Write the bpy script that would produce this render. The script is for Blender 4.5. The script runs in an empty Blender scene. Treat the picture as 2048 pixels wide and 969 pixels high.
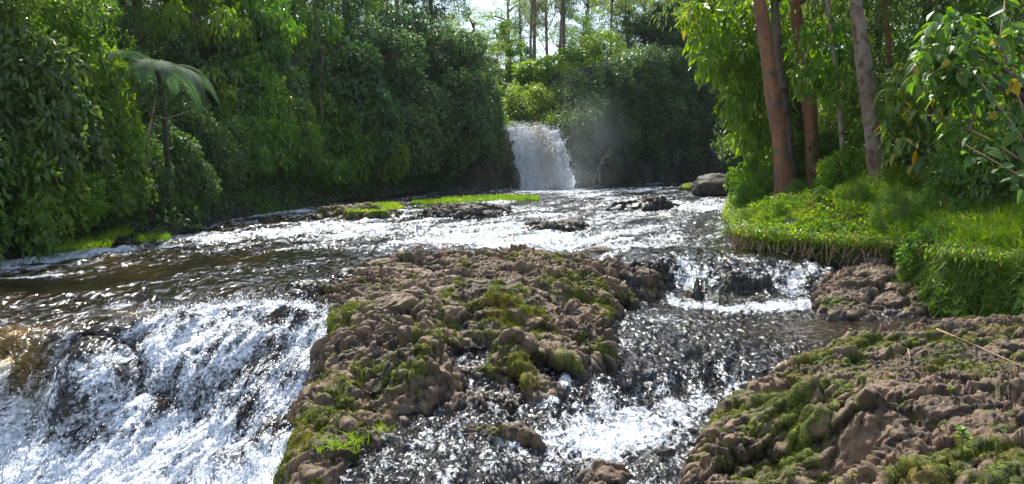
import bpy, math, random
import numpy as np
from mathutils import Vector
S = bpy.context.scene
C = S.collection
rng = np.random.default_rng(7)
random.seed(7)

# ------------------------------------------------------------------ camera
CAM = np.array([0.0, 0.0, 2.0]); FPX = 1547.0; PITCH = math.atan((484.5 - 310.0) / FPX)
cam = bpy.data.cameras.new('camera'); cam.sensor_width = 36; cam.lens = 36 * FPX / 2048
cam.clip_start = 0.05; cam.clip_end = 2000
co = bpy.data.objects.new('camera', cam); C.objects.link(co)
co.location = CAM; co.rotation_euler = (math.pi / 2 - PITCH, 0, 0); S.camera = co

# ------------------------------------------------------------------ light
SUN_AZ, SUN_EL = math.radians(-14), math.radians(53)      # azimuth measured from +Y towards +X
w = bpy.data.worlds.new('World'); S.world = w; w.use_nodes = True
nt = w.node_tree; N = nt.nodes; Lk = nt.links
bg = N['Background']; sky = N.new('ShaderNodeTexSky'); sky.sky_type = 'NISHITA'; sky.sun_disc = False
sky.sun_elevation = SUN_EL; sky.sun_rotation = SUN_AZ
sky.dust_density = 1.2; sky.air_density = 1.0
tc = N.new('ShaderNodeTexCoord'); mp = N.new('ShaderNodeMapping'); mp.inputs['Scale'].default_value = (1, 1, 2.6)
no = N.new('ShaderNodeTexNoise'); no.inputs['Scale'].default_value = 2.3; no.inputs['Detail'].default_value = 7
cr = N.new('ShaderNodeMapRange'); cr.inputs[1].default_value = 0.50; cr.inputs[2].default_value = 0.68
mx = N.new('ShaderNodeMix'); mx.data_type = 'RGBA'; mx.inputs[7].default_value = (8.5, 9.2, 10.2, 1)
Lk.new(tc.outputs['Generated'], mp.inputs[0]); Lk.new(mp.outputs[0], no.inputs['Vector']); Lk.new(no.outputs[0], cr.inputs[0])
Lk.new(cr.outputs[0], mx.inputs[0]); Lk.new(sky.outputs[0], mx.inputs[6]); Lk.new(mx.outputs[2], bg.inputs['Color'])
bg.inputs['Strength'].default_value = 0.14
sl = bpy.data.lights.new('sun', 'SUN'); sl.energy = 5.0; sl.angle = math.radians(0.6); sl.color = (1, 0.95, 0.84)
so = bpy.data.objects.new('sun', sl); C.objects.link(so)
sd = Vector((math.sin(SUN_AZ) * math.cos(SUN_EL), math.cos(SUN_AZ) * math.cos(SUN_EL), math.sin(SUN_EL)))
so.rotation_euler = sd.to_track_quat('Z', 'Y').to_euler(); so.location = (0, 0, 40)
S.view_settings.view_transform = 'Standard'; S.view_settings.look = 'None'; S.view_settings.gamma = 1
S.view_settings.exposure = 0.75
S.render.engine = 'CYCLES'
cy = S.cycles; cy.max_bounces = 7; cy.diffuse_bounces = 3; cy.glossy_bounces = 3; cy.transmission_bounces = 4
cy.transparent_max_bounces = 6; cy.sample_clamp_indirect = 6; cy.caustics_reflective = False; cy.caustics_refractive = False
cy.use_denoising = True

# ------------------------------------------------------------------ numeric helpers
cP, sP = math.cos(PITCH), math.sin(PITCH)
def ray(px, py):
    a = (px - 1024.0) / FPX; b = (484.5 - py) / FPX
    return np.array([a, cP + b * sP, -sP + b * cP])
def P(px, py, z):                       # point of the photograph's pixel that lies at height z
    d = ray(px, py); t = (z - CAM[2]) / d[2]
    return CAM + d * t
def PD(px, py, Y):                      # ... that lies at distance Y ahead
    d = ray(px, py); return CAM + d * (Y / d[1])
def h2(ix, iy, s):
    n = (ix * 374761393 + iy * 668265263 + s * 144269504) & 0xffffffff
    n = ((n ^ (n >> 13)) * 1274126177) & 0xffffffff
    return ((n ^ (n >> 16)) & 0xffffff) / 16777215.0
def vn(x, y, s=0):
    ix = np.floor(x).astype(np.int64); iy = np.floor(y).astype(np.int64); fx = x - ix; fy = y - iy
    u = fx * fx * fx * (fx * (fx * 6 - 15) + 10); v = fy * fy * fy * (fy * (fy * 6 - 15) + 10)
    a = h2(ix, iy, s); b = h2(ix + 1, iy, s); c = h2(ix, iy + 1, s); d = h2(ix + 1, iy + 1, s)
    return (a + (b - a) * u) * (1 - v) + (c + (d - c) * u) * v
def fbm(x, y, o=4, s=0, g=0.5):
    t = 0; a = 1; n = 0
    for i in range(o):
        t = t + a * vn(x * 2 ** i + 17.3 * i, y * 2 ** i - 9.1 * i, s + i); n += a; a *= g
    return t / n
def worley(x, y, s=0):
    ix = np.floor(x).astype(np.int64); iy = np.floor(y).astype(np.int64)
    f1 = np.full(x.shape, 9.0); f2 = np.full(x.shape, 9.0); idv = np.zeros(x.shape)
    for dx in (-1, 0, 1):
        for dy in (-1, 0, 1):
            jx = ix + dx; jy = iy + dy
            cx = jx + h2(jx, jy, s + 1); cy_ = jy + h2(jx, jy, s + 2)
            d = np.hypot(x - cx, y - cy_); m = d < f1
            f2 = np.where(m, f1, np.minimum(f2, d)); idv = np.where(m, h2(jx, jy, s + 3), idv); f1 = np.where(m, d, f1)
    return f1, f2, idv
def ss(a, b, x):
    t = np.clip((x - a) / (b - a), 0, 1); return t * t * (3 - 2 * t)
class TPS:
    def __init__(self, pts, lam=1e-4):
        p = np.array(pts, float); self.p = p[:, :2]; n = len(p)
        K = self.phi(np.hypot(*(self.p[:, None] - self.p[None]).transpose(2, 0, 1))) + lam * np.eye(n)
        Q = np.c_[np.ones(n), self.p]; A = np.zeros((n + 3, n + 3)); A[:n, :n] = K; A[:n, n:] = Q; A[n:, :n] = Q.T
        self.w = np.linalg.solve(A, np.r_[p[:, 2], 0, 0, 0])
    def phi(self, r): return r * r * np.log(r + 1e-9)
    def __call__(self, x, y):
        sh = x.shape; x = x.ravel(); y = y.ravel(); n = len(self.p)
        o = self.w[n] + self.w[n + 1] * x + self.w[n + 2] * y
        for i in range(n):
            o = o + self.w[i] * self.phi(np.hypot(x - self.p[i, 0], y - self.p[i, 1]))
        return o.reshape(sh)
def sdist(x, y, poly):                  # signed distance to a closed polygon, inside positive
    poly = np.array(poly)[:, :2]; d = np.full(x.shape, 1e9); ins = np.zeros(x.shape, bool)
    for i in range(len(poly)):
        a = poly[i]; b = poly[(i + 1) % len(poly)]; e = b - a
        t = np.clip(((x - a[0]) * e[0] + (y - a[1]) * e[1]) / (e @ e + 1e-12), 0, 1)
        d = np.minimum(d, np.hypot(x - a[0] - t * e[0], y - a[1] - t * e[1]))
        c = (a[1] > y) != (b[1] > y)
        ins ^= c & (x < (b[0] - a[0]) * (y - a[1]) / (b[1] - a[1] + 1e-12) + a[0])
    return np.where(ins, d, -d)

# ------------------------------------------------------------------ mesh helpers
def mk(name, V, F, mat, parent=None, attrs=None, smooth=False, fattrs=None):
    V = np.asarray(V, np.float32); me = bpy.data.meshes.new(name)
    Fs = F if isinstance(F, list) else [F]
    Fs = [np.asarray(f, np.int32) for f in Fs if len(f)]
    me.vertices.add(len(V)); me.vertices.foreach_set('co', V.ravel())
    nl = sum(f.size for f in Fs); me.loops.add(nl); me.loops.foreach_set('vertex_index', np.concatenate([f.ravel() for f in Fs]))
    tot = np.concatenate([np.full(len(f), f.shape[1], np.int32) for f in Fs])
    me.polygons.add(len(tot)); me.polygons.foreach_set('loop_start', np.r_[0, np.cumsum(tot)[:-1]].astype(np.int32))
    me.update(calc_edges=True)
    me.polygons.foreach_set('use_smooth', np.full(len(tot), smooth))
    for k, v in (attrs or {}).items():
        a = me.attributes.new(k, 'FLOAT', 'POINT'); a.data.foreach_set('value', np.asarray(v, np.float32).ravel())
    for k, v in (fattrs or {}).items():
        a = me.attributes.new(k, 'FLOAT', 'FACE'); a.data.foreach_set('value', np.asarray(v, np.float32).ravel())
    me.materials.append(mat); me.validate()
    o = bpy.data.objects.new(name, me); C.objects.link(o)
    if parent is not None: o.parent = parent
    return o
def gridF(nx, ny, mask=None):
    i = np.arange(nx * ny).reshape(ny, nx)
    F = np.stack([i[:-1, :-1], i[:-1, 1:], i[1:, 1:], i[1:, :-1]], -1)
    if mask is not None:
        m = mask[:-1, :-1] & mask[:-1, 1:] & mask[1:, 1:] & mask[1:, :-1]; F = F[m]
    return F.reshape(-1, 4)
def compact(V, F, attrs):
    u, inv = np.unique(F, return_inverse=True)
    return V[u], inv.reshape(F.shape), {k: v.ravel()[u] for k, v in attrs.items()}
def vnorm(X, Y, Z):
    T1 = np.stack([np.gradient(X, axis=1), np.gradient(Y, axis=1), np.gradient(Z, axis=1)], -1)
    T2 = np.stack([np.gradient(X, axis=0), np.gradient(Y, axis=0), np.gradient(Z, axis=0)], -1)
    n = np.cross(T1, T2); return n / (np.linalg.norm(n, axis=-1, keepdims=True) + 1e-12)
def tube(path, radii, n=8):             # vertices and quads of a tapered tube
    path = np.asarray(path, float); radii = np.asarray(radii, float); m = len(path)
    T = np.gradient(path, axis=0); T /= np.linalg.norm(T, axis=1, keepdims=True) + 1e-9
    ref = np.array([0.31, 0.95, 0.05]); A = np.cross(T, ref); A /= np.linalg.norm(A, axis=1, keepdims=True) + 1e-9
    B = np.cross(T, A); th = np.linspace(0, 2 * math.pi, n, endpoint=False)
    V = path[:, None] + radii[:, None, None] * (np.cos(th)[None, :, None] * A[:, None] + np.sin(th)[None, :, None] * B[:, None])
    i = np.arange(m * n).reshape(m, n); j = np.roll(i, -1, 1)
    F = np.stack([i[:-1], j[:-1], j[1:], i[1:]], -1).reshape(-1, 4)
    V = V.reshape(-1, 3)
    V = np.r_[V, path[-1:], path[:1]]; k = m * n
    caps = np.r_[np.stack([i[-1], j[-1], np.full(n, k), np.full(n, k)], -1)[:, :3], np.stack([j[0], i[0], np.full(n, k + 1)], -1)]
    return V, F, caps
class MB:                               # collects shapes for one mesh
    def __init__(self): self.V = []; self.F = {}; self.n = 0
    def add(self, V, *Fs):
        V = np.asarray(V, float)
        for F in Fs:
            F = np.asarray(F); self.F.setdefault(F.shape[1], []).append(F + self.n)
        self.V.append(V); self.n += len(V)
    def tube(self, path, radii, n=8): self.add(*tube(path, radii, n))
    def build(self, name, mat, parent=None, smooth=True):
        return mk(name, np.concatenate(self.V), [np.concatenate(f) for f in self.F.values()], mat, parent, smooth=smooth)
def tag(o, label=None, cat=None, group=None, kind=None):
    for k, v in (('label', label), ('category', cat), ('group', group), ('kind', kind)):
        if v: o[k] = v
    return o
def empty(name, loc, rz=0, sc=1):
    o = bpy.data.objects.new(name, None); C.objects.link(o); o.location = loc; o.rotation_euler = (0, 0, rz)
    o.scale = (sc, sc, sc) if not hasattr(sc, '__len__') else sc
    return o
def copy_tree(o, parent=None):
    c = o.copy(); C.objects.link(c); c.parent = parent
    for ch in list(o.children): copy_tree(ch, c)
    return c

# ------------------------------------------------------------------ materials
def mat(name):
    m = bpy.data.materials.new(name); m.use_nodes = True
    t = m.node_tree; b = t.nodes['Principled BSDF']; return m, t, b
def nd(t, kind, **kw):
    n = t.nodes.new('ShaderNode' + kind)
    for k, v in kw.items():
        if k.startswith('i_'): n.inputs[k[2:].replace('_', ' ')].default_value = v
        else: setattr(n, k, v)
    return n
def noise(t, scale, detail=4, rough=0.55, vec=None, dist=0):
    n = nd(t, 'TexNoise'); n.inputs['Scale'].default_value = scale; n.inputs['Detail'].default_value = detail
    n.inputs['Roughness'].default_value = rough; n.inputs['Distortion'].default_value = dist
    if vec is None:
        c = nd(t, 'TexCoord'); vec = c.outputs['Object']
    t.links.new(vec, n.inputs['Vector']); return n.outputs[0]
def mrange(t, v, a, b, c=0, d=1):
    n = nd(t, 'MapRange'); t.links.new(v, n.inputs[0])
    for i, x in enumerate((a, b, c, d)): n.inputs[i + 1].default_value = x
    return n.outputs[0]
def mixc(t, f, a, b):
    n = nd(t, 'Mix'); n.data_type = 'RGBA'
    for s_, v in ((0, f), (6, a), (7, b)):
        if isinstance(v, (tuple, float, int)): n.inputs[s_].default_value = v if not isinstance(v, tuple) else (*v[:3], 1)
        else: t.links.new(v, n.inputs[s_])
    return n.outputs[2]
def math_(t, op, a, b=None, c=None):
    n = nd(t, 'Math', operation=op)
    for i, v in enumerate((a, b, c)):
        if v is None: continue
        if isinstance(v, (int, float)): n.inputs[i].default_value = v
        else: t.links.new(v, n.inputs[i])
    return n.outputs[0]
def attr(t, name): return nd(t, 'Attribute', attribute_name=name).outputs['Fac']
def bump(t, h, strength, dist, prev=None):
    n = nd(t, 'Bump'); n.inputs['Strength'].default_value = strength; n.inputs['Distance'].default_value = dist
    t.links.new(h, n.inputs['Height'])
    if prev is not None: t.links.new(prev, n.inputs['Normal'])
    return n.outputs[0]
def mapping(t, scale, rot=(0, 0, 0)):
    c = nd(t, 'TexCoord'); m = nd(t, 'Mapping'); m.inputs['Scale'].default_value = scale; m.inputs['Rotation'].default_value = rot
    t.links.new(c.outputs['Object'], m.inputs[0]); return m.outputs[0]

def rock_mat(name, base, dark, warm, bumpd=0.012):
    m, t, b = mat(name)
    mo = attr(t, 'moss'); wet = attr(t, 'wet')
    n1 = noise(t, 1.6, 5); n2 = noise(t, 14, 6, 0.65); n3 = noise(t, 55, 5, 0.7)
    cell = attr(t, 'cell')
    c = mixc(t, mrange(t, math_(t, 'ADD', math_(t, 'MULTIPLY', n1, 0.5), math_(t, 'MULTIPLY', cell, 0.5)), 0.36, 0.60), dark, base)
    c = mixc(t, mrange(t, n2, 0.45, 0.7), c, warm)
    c = mixc(t, mrange(t, n3, 0.60, 0.70, 0, 0.55), c, (0.33, 0.29, 0.25))           # pale lichen specks
    c = mixc(t, mrange(t, n3, 0.42, 0.28, 0, 0.6), c, dark)
    mn = math_(t, 'ADD', math_(t, 'ADD', mo, mrange(t, n3, 0.3, 0.7, -0.3, 0.3)), mrange(t, n2, 0.3, 0.7, -0.15, 0.15)); mf = mrange(t, mn, 0.34, 0.60)
    mossc = mixc(t, mrange(t, n2, 0.4, 0.62), (0.030, 0.048, 0.006), (0.120, 0.145, 0.012))
    mossc = mixc(t, mrange(t, n1, 0.5, 0.72, 0, 0.75), mossc, (0.20, 0.105, 0.015))
    c = mixc(t, mf, c, mossc)
    c = mixc(t, mrange(t, noise(t, 3.7, 6, 0.7), 0.52, 0.66, 0, 0.7), c, dark)
    c = mixc(t, math_(t, 'MULTIPLY', wet, 0.85), c, (0.012, 0.011, 0.010))
    t.links.new(c, b.inputs['Base Color'])
    dry = math_(t, 'ADD', math_(t, 'MULTIPLY', mf, 0.25), 0.68)
    rr = nd(t, 'Mix'); t.links.new(wet, rr.inputs[0]); t.links.new(dry, rr.inputs[2]); rr.inputs[3].default_value = 0.16
    t.links.new(rr.outputs[0], b.inputs['Roughness']); b.inputs['Specular IOR Level'].default_value = 0.45
    nn = bump(t, n2, 0.7, bumpd * 2); nn = bump(t, n3, 0.8, bumpd, nn); t.links.new(nn, b.inputs['Normal'])
    return m
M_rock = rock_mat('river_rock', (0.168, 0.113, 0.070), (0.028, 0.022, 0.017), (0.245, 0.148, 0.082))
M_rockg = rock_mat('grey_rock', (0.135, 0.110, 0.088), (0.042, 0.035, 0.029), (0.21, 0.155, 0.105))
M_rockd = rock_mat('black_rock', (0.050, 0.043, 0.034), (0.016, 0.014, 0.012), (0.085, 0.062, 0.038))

def water_mat(name, ang, brown=(0.016, 0.010, 0.005), along=0.35, sc=1.0, amp=1.0, foamcol=(0.72, 0.74, 0.76), fsc=1.0, con=2.4, trans=0.0, lo=0.95, hi=1.35, foamdark=(0.36, 0.42, 0.50)):
    m, t, b = mat(name)
    v1 = mapping(t, (1.0 * sc, along * sc, 1.0 * sc), (0, 0, ang))
    a1 = noise(t, 3.2, 2, 0.55, v1, 0.8); a2 = noise(t, 8.5, 2, 0.55, v1, 0.8); a3 = noise(t, 24 * fsc, 2, 0.6, v1, 0.6)
    foam_glint = attr(t, 'foam_glint'); tint = attr(t, 'tint')
    k = math_(t, 'ADD', math_(t, 'MULTIPLY', a2, 0.55), math_(t, 'MULTIPLY', a3, 0.45))
    k = math_(t, 'ADD', math_(t, 'MULTIPLY', math_(t, 'SUBTRACT', k, 0.5), con), 0.5)
    k = math_(t, 'ADD', k, foam_glint); ff = mrange(t, k, lo, hi)
    base = mixc(t, tint, brown, (0.16, 0.085, 0.015))
    fc = mixc(t, mrange(t, a3, 0.38, 0.62), foamdark, foamcol); fc = mixc(t, tint, fc, (0.52, 0.38, 0.14))
    t.links.new(mixc(t, ff, base, fc), b.inputs['Base Color'])
    t.links.new(mrange(t, ff, 0, 1, 0.06, 0.45), b.inputs['Roughness']); b.inputs['IOR'].default_value = 1.33
    t.links.new(mrange(t, ff, 0, 1, 0.9, 0.6), b.inputs['Specular IOR Level'])
    nn = bump(t, a1, 1.0, 0.16 * amp / sc); b1 = nn.node; nn = bump(t, a2, 1.0, 0.075 * amp / sc, nn); b2 = nn.node
    nn = bump(t, math_(t, 'ADD', a3, math_(t, 'MULTIPLY', ff, 0.5)), 1.0, 0.026 * amp / sc, nn); b3 = nn.node
    st = math_(t, 'SUBTRACT', 1.0, math_(t, 'MULTIPLY', attr(t, 'calm'), 0.85))
    for q in (b1, b2, b3): t.links.new(st, q.inputs['Strength'])
    t.links.new(nn, b.inputs['Normal'])
    if trans:
        tr = nd(t, 'BsdfTranslucent'); t.links.new(fc, tr.inputs[0]); mix = nd(t, 'MixShader'); t.links.new(mrange(t, ff, 0, 1, 0, trans), mix.inputs[0])
        t.links.new(b.outputs[0], mix.inputs[1]); t.links.new(tr.outputs[0], mix.inputs[2]); t.links.new(mix.outputs[0], t.nodes['Material Output'].inputs[0])
    return m
FA = math.radians(-35)
M_river = water_mat('river_water', FA, along=0.35, fsc=.55, con=1.9, lo=.80, hi=1.35, amp=.8, brown=(.013,.010,.007), foamcol=(.66,.68,.72))  # bluish white of the foam also stands in for sky sheen
M_casc = water_mat('cascade_water', math.radians(-20), along=0.30, sc=1.0, fsc=1.1, foamcol=(.80,.82,.85), lo=.85, hi=1.35)
M_stream = water_mat('stream_water', math.radians(5), brown=(0.008, 0.006, 0.005), along=0.6, sc=1.4, fsc=.6, amp=.85, lo=.9, hi=1.4)

def leaf_mat(name, c1, c2, c3=None, trans=0.45, rough=0.42):
    m, t, b = mat(name)
    r = attr(t, 'rnd'); oi = nd(t, 'ObjectInfo').outputs['Random']
    c = mixc(t, r, c1, c2)
    if c3: c = mixc(t, mrange(t, r, 0.90, 0.97), c, c3)
    hs = nd(t, 'HueSaturation'); t.links.new(c, hs.inputs['Color'])
    t.links.new(mrange(t, oi, 0, 1, 0.475, 0.515), hs.inputs['Hue']); t.links.new(mrange(t, oi, 0, 1, 1.25, 0.8), hs.inputs['Value'])
    b.inputs['Roughness'].default_value = rough; b.inputs['Specular IOR Level'].default_value = 0.5
    t.links.new(hs.outputs[0], b.inputs['Base Color'])
    tr = nd(t, 'BsdfTranslucent'); h2_ = nd(t, 'HueSaturation'); t.links.new(hs.outputs[0], h2_.inputs['Color'])
    h2_.inputs['Hue'].default_value = 0.488; h2_.inputs['Saturation'].default_value = 1.15; h2_.inputs['Value'].default_value = 2.45
    t.links.new(h2_.outputs[0], tr.inputs[0])
    mix = nd(t, 'MixShader'); mix.inputs[0].default_value = trans
    t.links.new(b.outputs[0], mix.inputs[1]); t.links.new(tr.outputs[0], mix.inputs[2])
    t.links.new(mix.outputs[0], t.nodes['Material Output'].inputs[0]); return m
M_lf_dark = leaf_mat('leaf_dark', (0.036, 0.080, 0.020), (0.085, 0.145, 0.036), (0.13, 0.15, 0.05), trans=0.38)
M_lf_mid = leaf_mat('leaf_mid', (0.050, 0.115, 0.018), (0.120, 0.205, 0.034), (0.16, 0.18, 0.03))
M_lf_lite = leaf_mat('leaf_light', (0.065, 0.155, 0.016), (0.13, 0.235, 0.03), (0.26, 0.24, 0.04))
M_lf_blue = leaf_mat('leaf_vine', (0.036, 0.090, 0.028), (0.095, 0.165, 0.048), (0.12, 0.17, 0.05), trans=0.35)
M_lf_euc = leaf_mat('leaf_eucalypt', (0.075, 0.115, 0.040), (0.13, 0.17, 0.06), (0.20, 0.17, 0.07), trans=0.4)
M_lf_big = leaf_mat('leaf_big', (0.045, 0.115, 0.020), (0.12, 0.20, 0.035), (0.45, 0.33, 0.03), trans=0.45)
M_grass = leaf_mat('grass_blade', (0.065, 0.150, 0.012), (0.160, 0.260, 0.026), (0.36, 0.29, 0.11), trans=0.55)
M_moss = leaf_mat('moss_tuft', (0.040, 0.065, 0.006), (0.135, 0.165, 0.014), (0.20, 0.11, 0.016), trans=0.3, rough=0.8)
M_dry = leaf_mat('dry_leaf', (0.20, 0.11, 0.05), (0.36, 0.22, 0.11), (0.50, 0.40, 0.28), trans=0.15, rough=0.8)
def bark_mat(name, c1, c2, c3, sc=3.0, str_=0.02):
    m, t, b = mat(name)
    v = mapping(t, (1, 1, 0.35)); n1 = noise(t, sc, 5, 0.6, v); n2 = noise(t, sc * 5, 6, 0.7, v); n3 = noise(t, sc * 1.7, 3)
    c = mixc(t, mrange(t, n1, 0.38, 0.6), c1, c2); c = mixc(t, mrange(t, n3, 0.52, 0.66), c, c3)
    c = mixc(t, mrange(t, n2, 0.45, 0.3, 0, 0.7), c, (0.03, 0.022, 0.018))
    t.links.new(c, b.inputs['Base Color']); b.inputs['Roughness'].default_value = 0.85
    nn = bump(t, n2, 0.9, str_); t.links.new(nn, b.inputs['Normal']); return m
M_bark = bark_mat('bark_brown', (0.10, 0.07, 0.05), (0.17, 0.13, 0.10), (0.06, 0.05, 0.035))
M_bark_or = bark_mat('bark_orange', (0.19, 0.085, 0.045), (0.31, 0.135, 0.065), (0.13, 0.105, 0.085), 2.6)
M_bark_gr = bark_mat('bark_pale', (0.17, 0.115, 0.08), (0.28, 0.215, 0.17), (0.13, 0.065, 0.035), 2.6)
M_bark_wh = bark_mat('bark_whitish', (0.24, 0.19, 0.14), (0.36, 0.29, 0.22), (0.19, 0.12, 0.07), 3.0)
M_bark_dk = bark_mat('bark_mossy', (0.030, 0.026, 0.018), (0.055, 0.055, 0.030), (0.02, 0.02, 0.015))
M_root = bark_mat('root_tan', (0.28, 0.17, 0.10), (0.42, 0.30, 0.19), (0.16, 0.09, 0.05), 9)
def soil_mat():
    m, t, b = mat('soil'); n1 = noise(t, 0.7, 6); n2 = noise(t, 9, 6, 0.7)
    c = mixc(t, mrange(t, n1, 0.4, 0.6), (0.035, 0.028, 0.018), (0.028, 0.05, 0.014)); c = mixc(t, mrange(t, n2, 0.5, 0.7), c, (0.075, 0.06, 0.045))
    g = nd(t, 'NewGeometry'); sx = nd(t, 'SeparateXYZ'); t.links.new(g.outputs['Normal'], sx.inputs[0]); steep = mrange(t, sx.outputs[2], 0.75, 0.45)
    st_ = noise(t, 1.5, 6, 0.65, mapping(t, (1, 1, 0.18)), 0.5)
    rk = mixc(t, mrange(t, st_, 0.42, 0.62), (0.022, 0.019, 0.016), (0.12, 0.105, 0.085)); rk = mixc(t, mrange(t, n1, 0.5, 0.62), rk, (0.06, 0.085, 0.04))
    t.links.new(mixc(t, steep, c, rk), b.inputs['Base Color']); b.inputs['Roughness'].default_value = 0.9
    nn = bump(t, st_, 1.0, 0.4); t.links.new(bump(t, n2, 1.0, 0.15, nn), b.inputs['Normal']); return m
M_soil = soil_mat()
# ------------------------------------------------------------------ water levels (pixel of the photograph, height)
WP = [(0,560,0),(300,540,0),(620,540,0),(900,500,0),(1200,500,0),(1450,500,0),(1800,500,0),(0,500,0),(500,460,0.02),(1400,440,0.04),
 (900,420,0.08),(600,425,0.08),(1450,400,0.16),(1000,385,0.25),(1500,362,0.3),(1200,367,0.3),(2000,450,0.05),(-500,560,0),(-600,450,0.05),
 (0,610,-0.03),(0,660,-0.13),(0,740,-0.45),(130,665,-0.13),(230,612,-0.04),(420,588,-0.02),(600,575,0.0),(-200,700,-0.2),(-300,640,0),
 (0,940,-1.4),(250,960,-1.42),(470,960,-1.42),(120,800,-0.75),(300,740,-0.55),(450,740,-0.6),(510,680,-0.35),(340,650,-0.22),(560,640,-0.25),
 (100,870,-1.15),(300,860,-1.1),(480,860,-1.2),(-300,940,-1.4),(-250,820,-0.8),(300,1150,-1.5),(-300,1150,-1.5),(540,1100,-1.45),
 (1340,528,-0.01),(1460,528,-0.01),(1600,532,-0.01),(1350,592,-0.45),(1450,598,-0.47),(1600,602,-0.46),(1370,560,-0.26),(1570,565,-0.26),
 (1300,630,-0.47),(1500,660,-0.48),(1800,660,-0.47),(1240,690,-0.5),(1400,700,-0.5),(1560,715,-0.5),(1900,640,-0.45),
 (1300,745,-0.68),(1430,748,-0.70),(1530,745,-0.6),(1300,800,-0.87),(1410,800,-0.87),(1500,790,-0.8),(1180,780,-0.72),
 (1000,715,-0.46),(880,715,-0.42),(1100,755,-0.58),(900,785,-0.67),(1120,835,-0.83),(1250,860,-0.92),(1370,860,-0.93),(850,880,-0.84),
 (750,900,-0.9),(1000,969,-1.0),(1250,969,-1.02),(700,1000,-1.0),(1000,1200,-1.1),(1600,1200,-1.1)]
Wf = TPS([P(*p) for p in WP], 0.002)
def inpoly_px(x, y, poly): return sdist(x, y, [P(*q) for q in poly])

# river edge (upper river) as a polygon on the ground plan
LEFT = [(-700,600,0),(-150,545,0),(0,522,0),(100,508,0),(220,486,0),(340,474,0),(420,448,0.02),(520,432,0.04),(620,418,0.06),(700,405,0.08),(860,388,0.12),(1000,381,0.2)]
RIGHT = [(1142,373,0.3),(1200,367,0.3),(1350,362,0.3),(1500,358,0.3),(1620,356,0.3)]
RB = [(1800,372,0.25),(1500,392,0.15),(1470,400,0.1),(1442,436,0.05),(1476,470,0),(1484,512,0),(1560,520,0),(1700,533,0),(1840,545,0),(1880,620,-0.4),(2060,640,-0.4),(2300,650,-0.3)]
lp = [P(*p)[:2] for p in LEFT]; rp = [P(*p)[:2] for p in RIGHT]; rb = [P(*p)[:2] for p in RB]
FALL_L = np.array([-0.45, 40.2]); FALL_R = np.array([3.15, 42.2])
RIVER = lp + [FALL_L, FALL_R] + rp + rb + [np.array([12, 6]), np.array([12, -12]), np.array([-14, -12])]
plat = TPS([(-6,52,5.5),(0,44,4.2),(3,44,4.2),(2,60,6.5),(6,47,7.4),(12,55,8.4),(18,60,9.2),(25,60,9),(12,75,10.5),(0,90,9),(-20,80,12),(40,80,13),(0,130,14),(60,130,16),(-60,130,16)], 0.01)
def terrain(x, y):
    d = -sdist(x, y, RIVER)                         # outside positive
    n = fbm(x * 0.35, y * 0.35, 4, 5) - 0.5
    left = 0.25 + 0.75 * ss(0.0, 1.2, d) + 0.62 * np.maximum(d - 0.5, 0) + n * 1.2
    left = np.where(left > 9, 9 + (left - 9) * 0.25, left)
    pl = plat(x, y) + n * 1.0
    cliff = 0.3 + (pl - 0.3) * ss(0.0, 1.3, d + 0.5 * n)
    right = 0.08 + 0.42 * ss(0.0, 0.25 + .8 * ss(12.5, 10.5, y), d) - .35 * ss(12.5, 10.8, y) * (1 - ss(0, 1.0, d)) + 0.27 * np.minimum(d, 4) + 0.22 * np.clip(d - 4, 0, 50) + n * 0.3
    right = np.where(right > 6, 6 + (right - 6) * 0.3, right)
    wc = ss(37, 42, y) * ss(-5.5, 0.0, x); wr = ss(1.0, 5.0, x - 0.2 * y * 0) * (1 - ss(38, 47, y))
    wc = np.maximum(wc, ss(52, 62, y)); wl = np.clip(1 - wc, 0, 1)
    land = wl * (left * (1 - wr) + right * wr) + wc * cliff
    # the lip channel the fall comes through
    ch = np.exp(-(((x - 1.0 + 0.25 * (y - 42)) / 1.7) ** 2)) * ss(40.5, 41.8, y) * (1 - ss(46, 54, y))
    land = land * (1 - ch) + (3.25 + 0.02 * (y - 42)) * ch
    bed = -2.2 + 0 * x
    return np.where(d > 0, land, np.maximum(bed, land - 6 * ss(0, 0.6, -d) - 0.3))
def tz(x, y): return float(terrain(np.array([float(x)]), np.array([float(y)]))[0])

def sgrid(lo, hi, f, mn):
    o = [lo]
    while o[-1] < hi: o.append(o[-1] + max(mn, f * abs(o[-1])))
    return np.array(o)
gx = np.r_[-sgrid(16, 130, 0.05, 0.2)[::-1][:-1], np.arange(-16, 20, 0.22), sgrid(20, 130, 0.05, 0.2)]
gy = np.r_[np.arange(-12, 3, 0.6), np.arange(3, 62, 0.22), sgrid(62, 300, 0.05, 0.4)]
X, Y = np.meshgrid(gx, gy); Z = terrain(X, Y)
st = mk('ground', np.stack([X, Y, Z], -1).reshape(-1, 3), gridF(len(gx), len(gy)), M_soil, smooth=True); tag(st, kind='structure')

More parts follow.
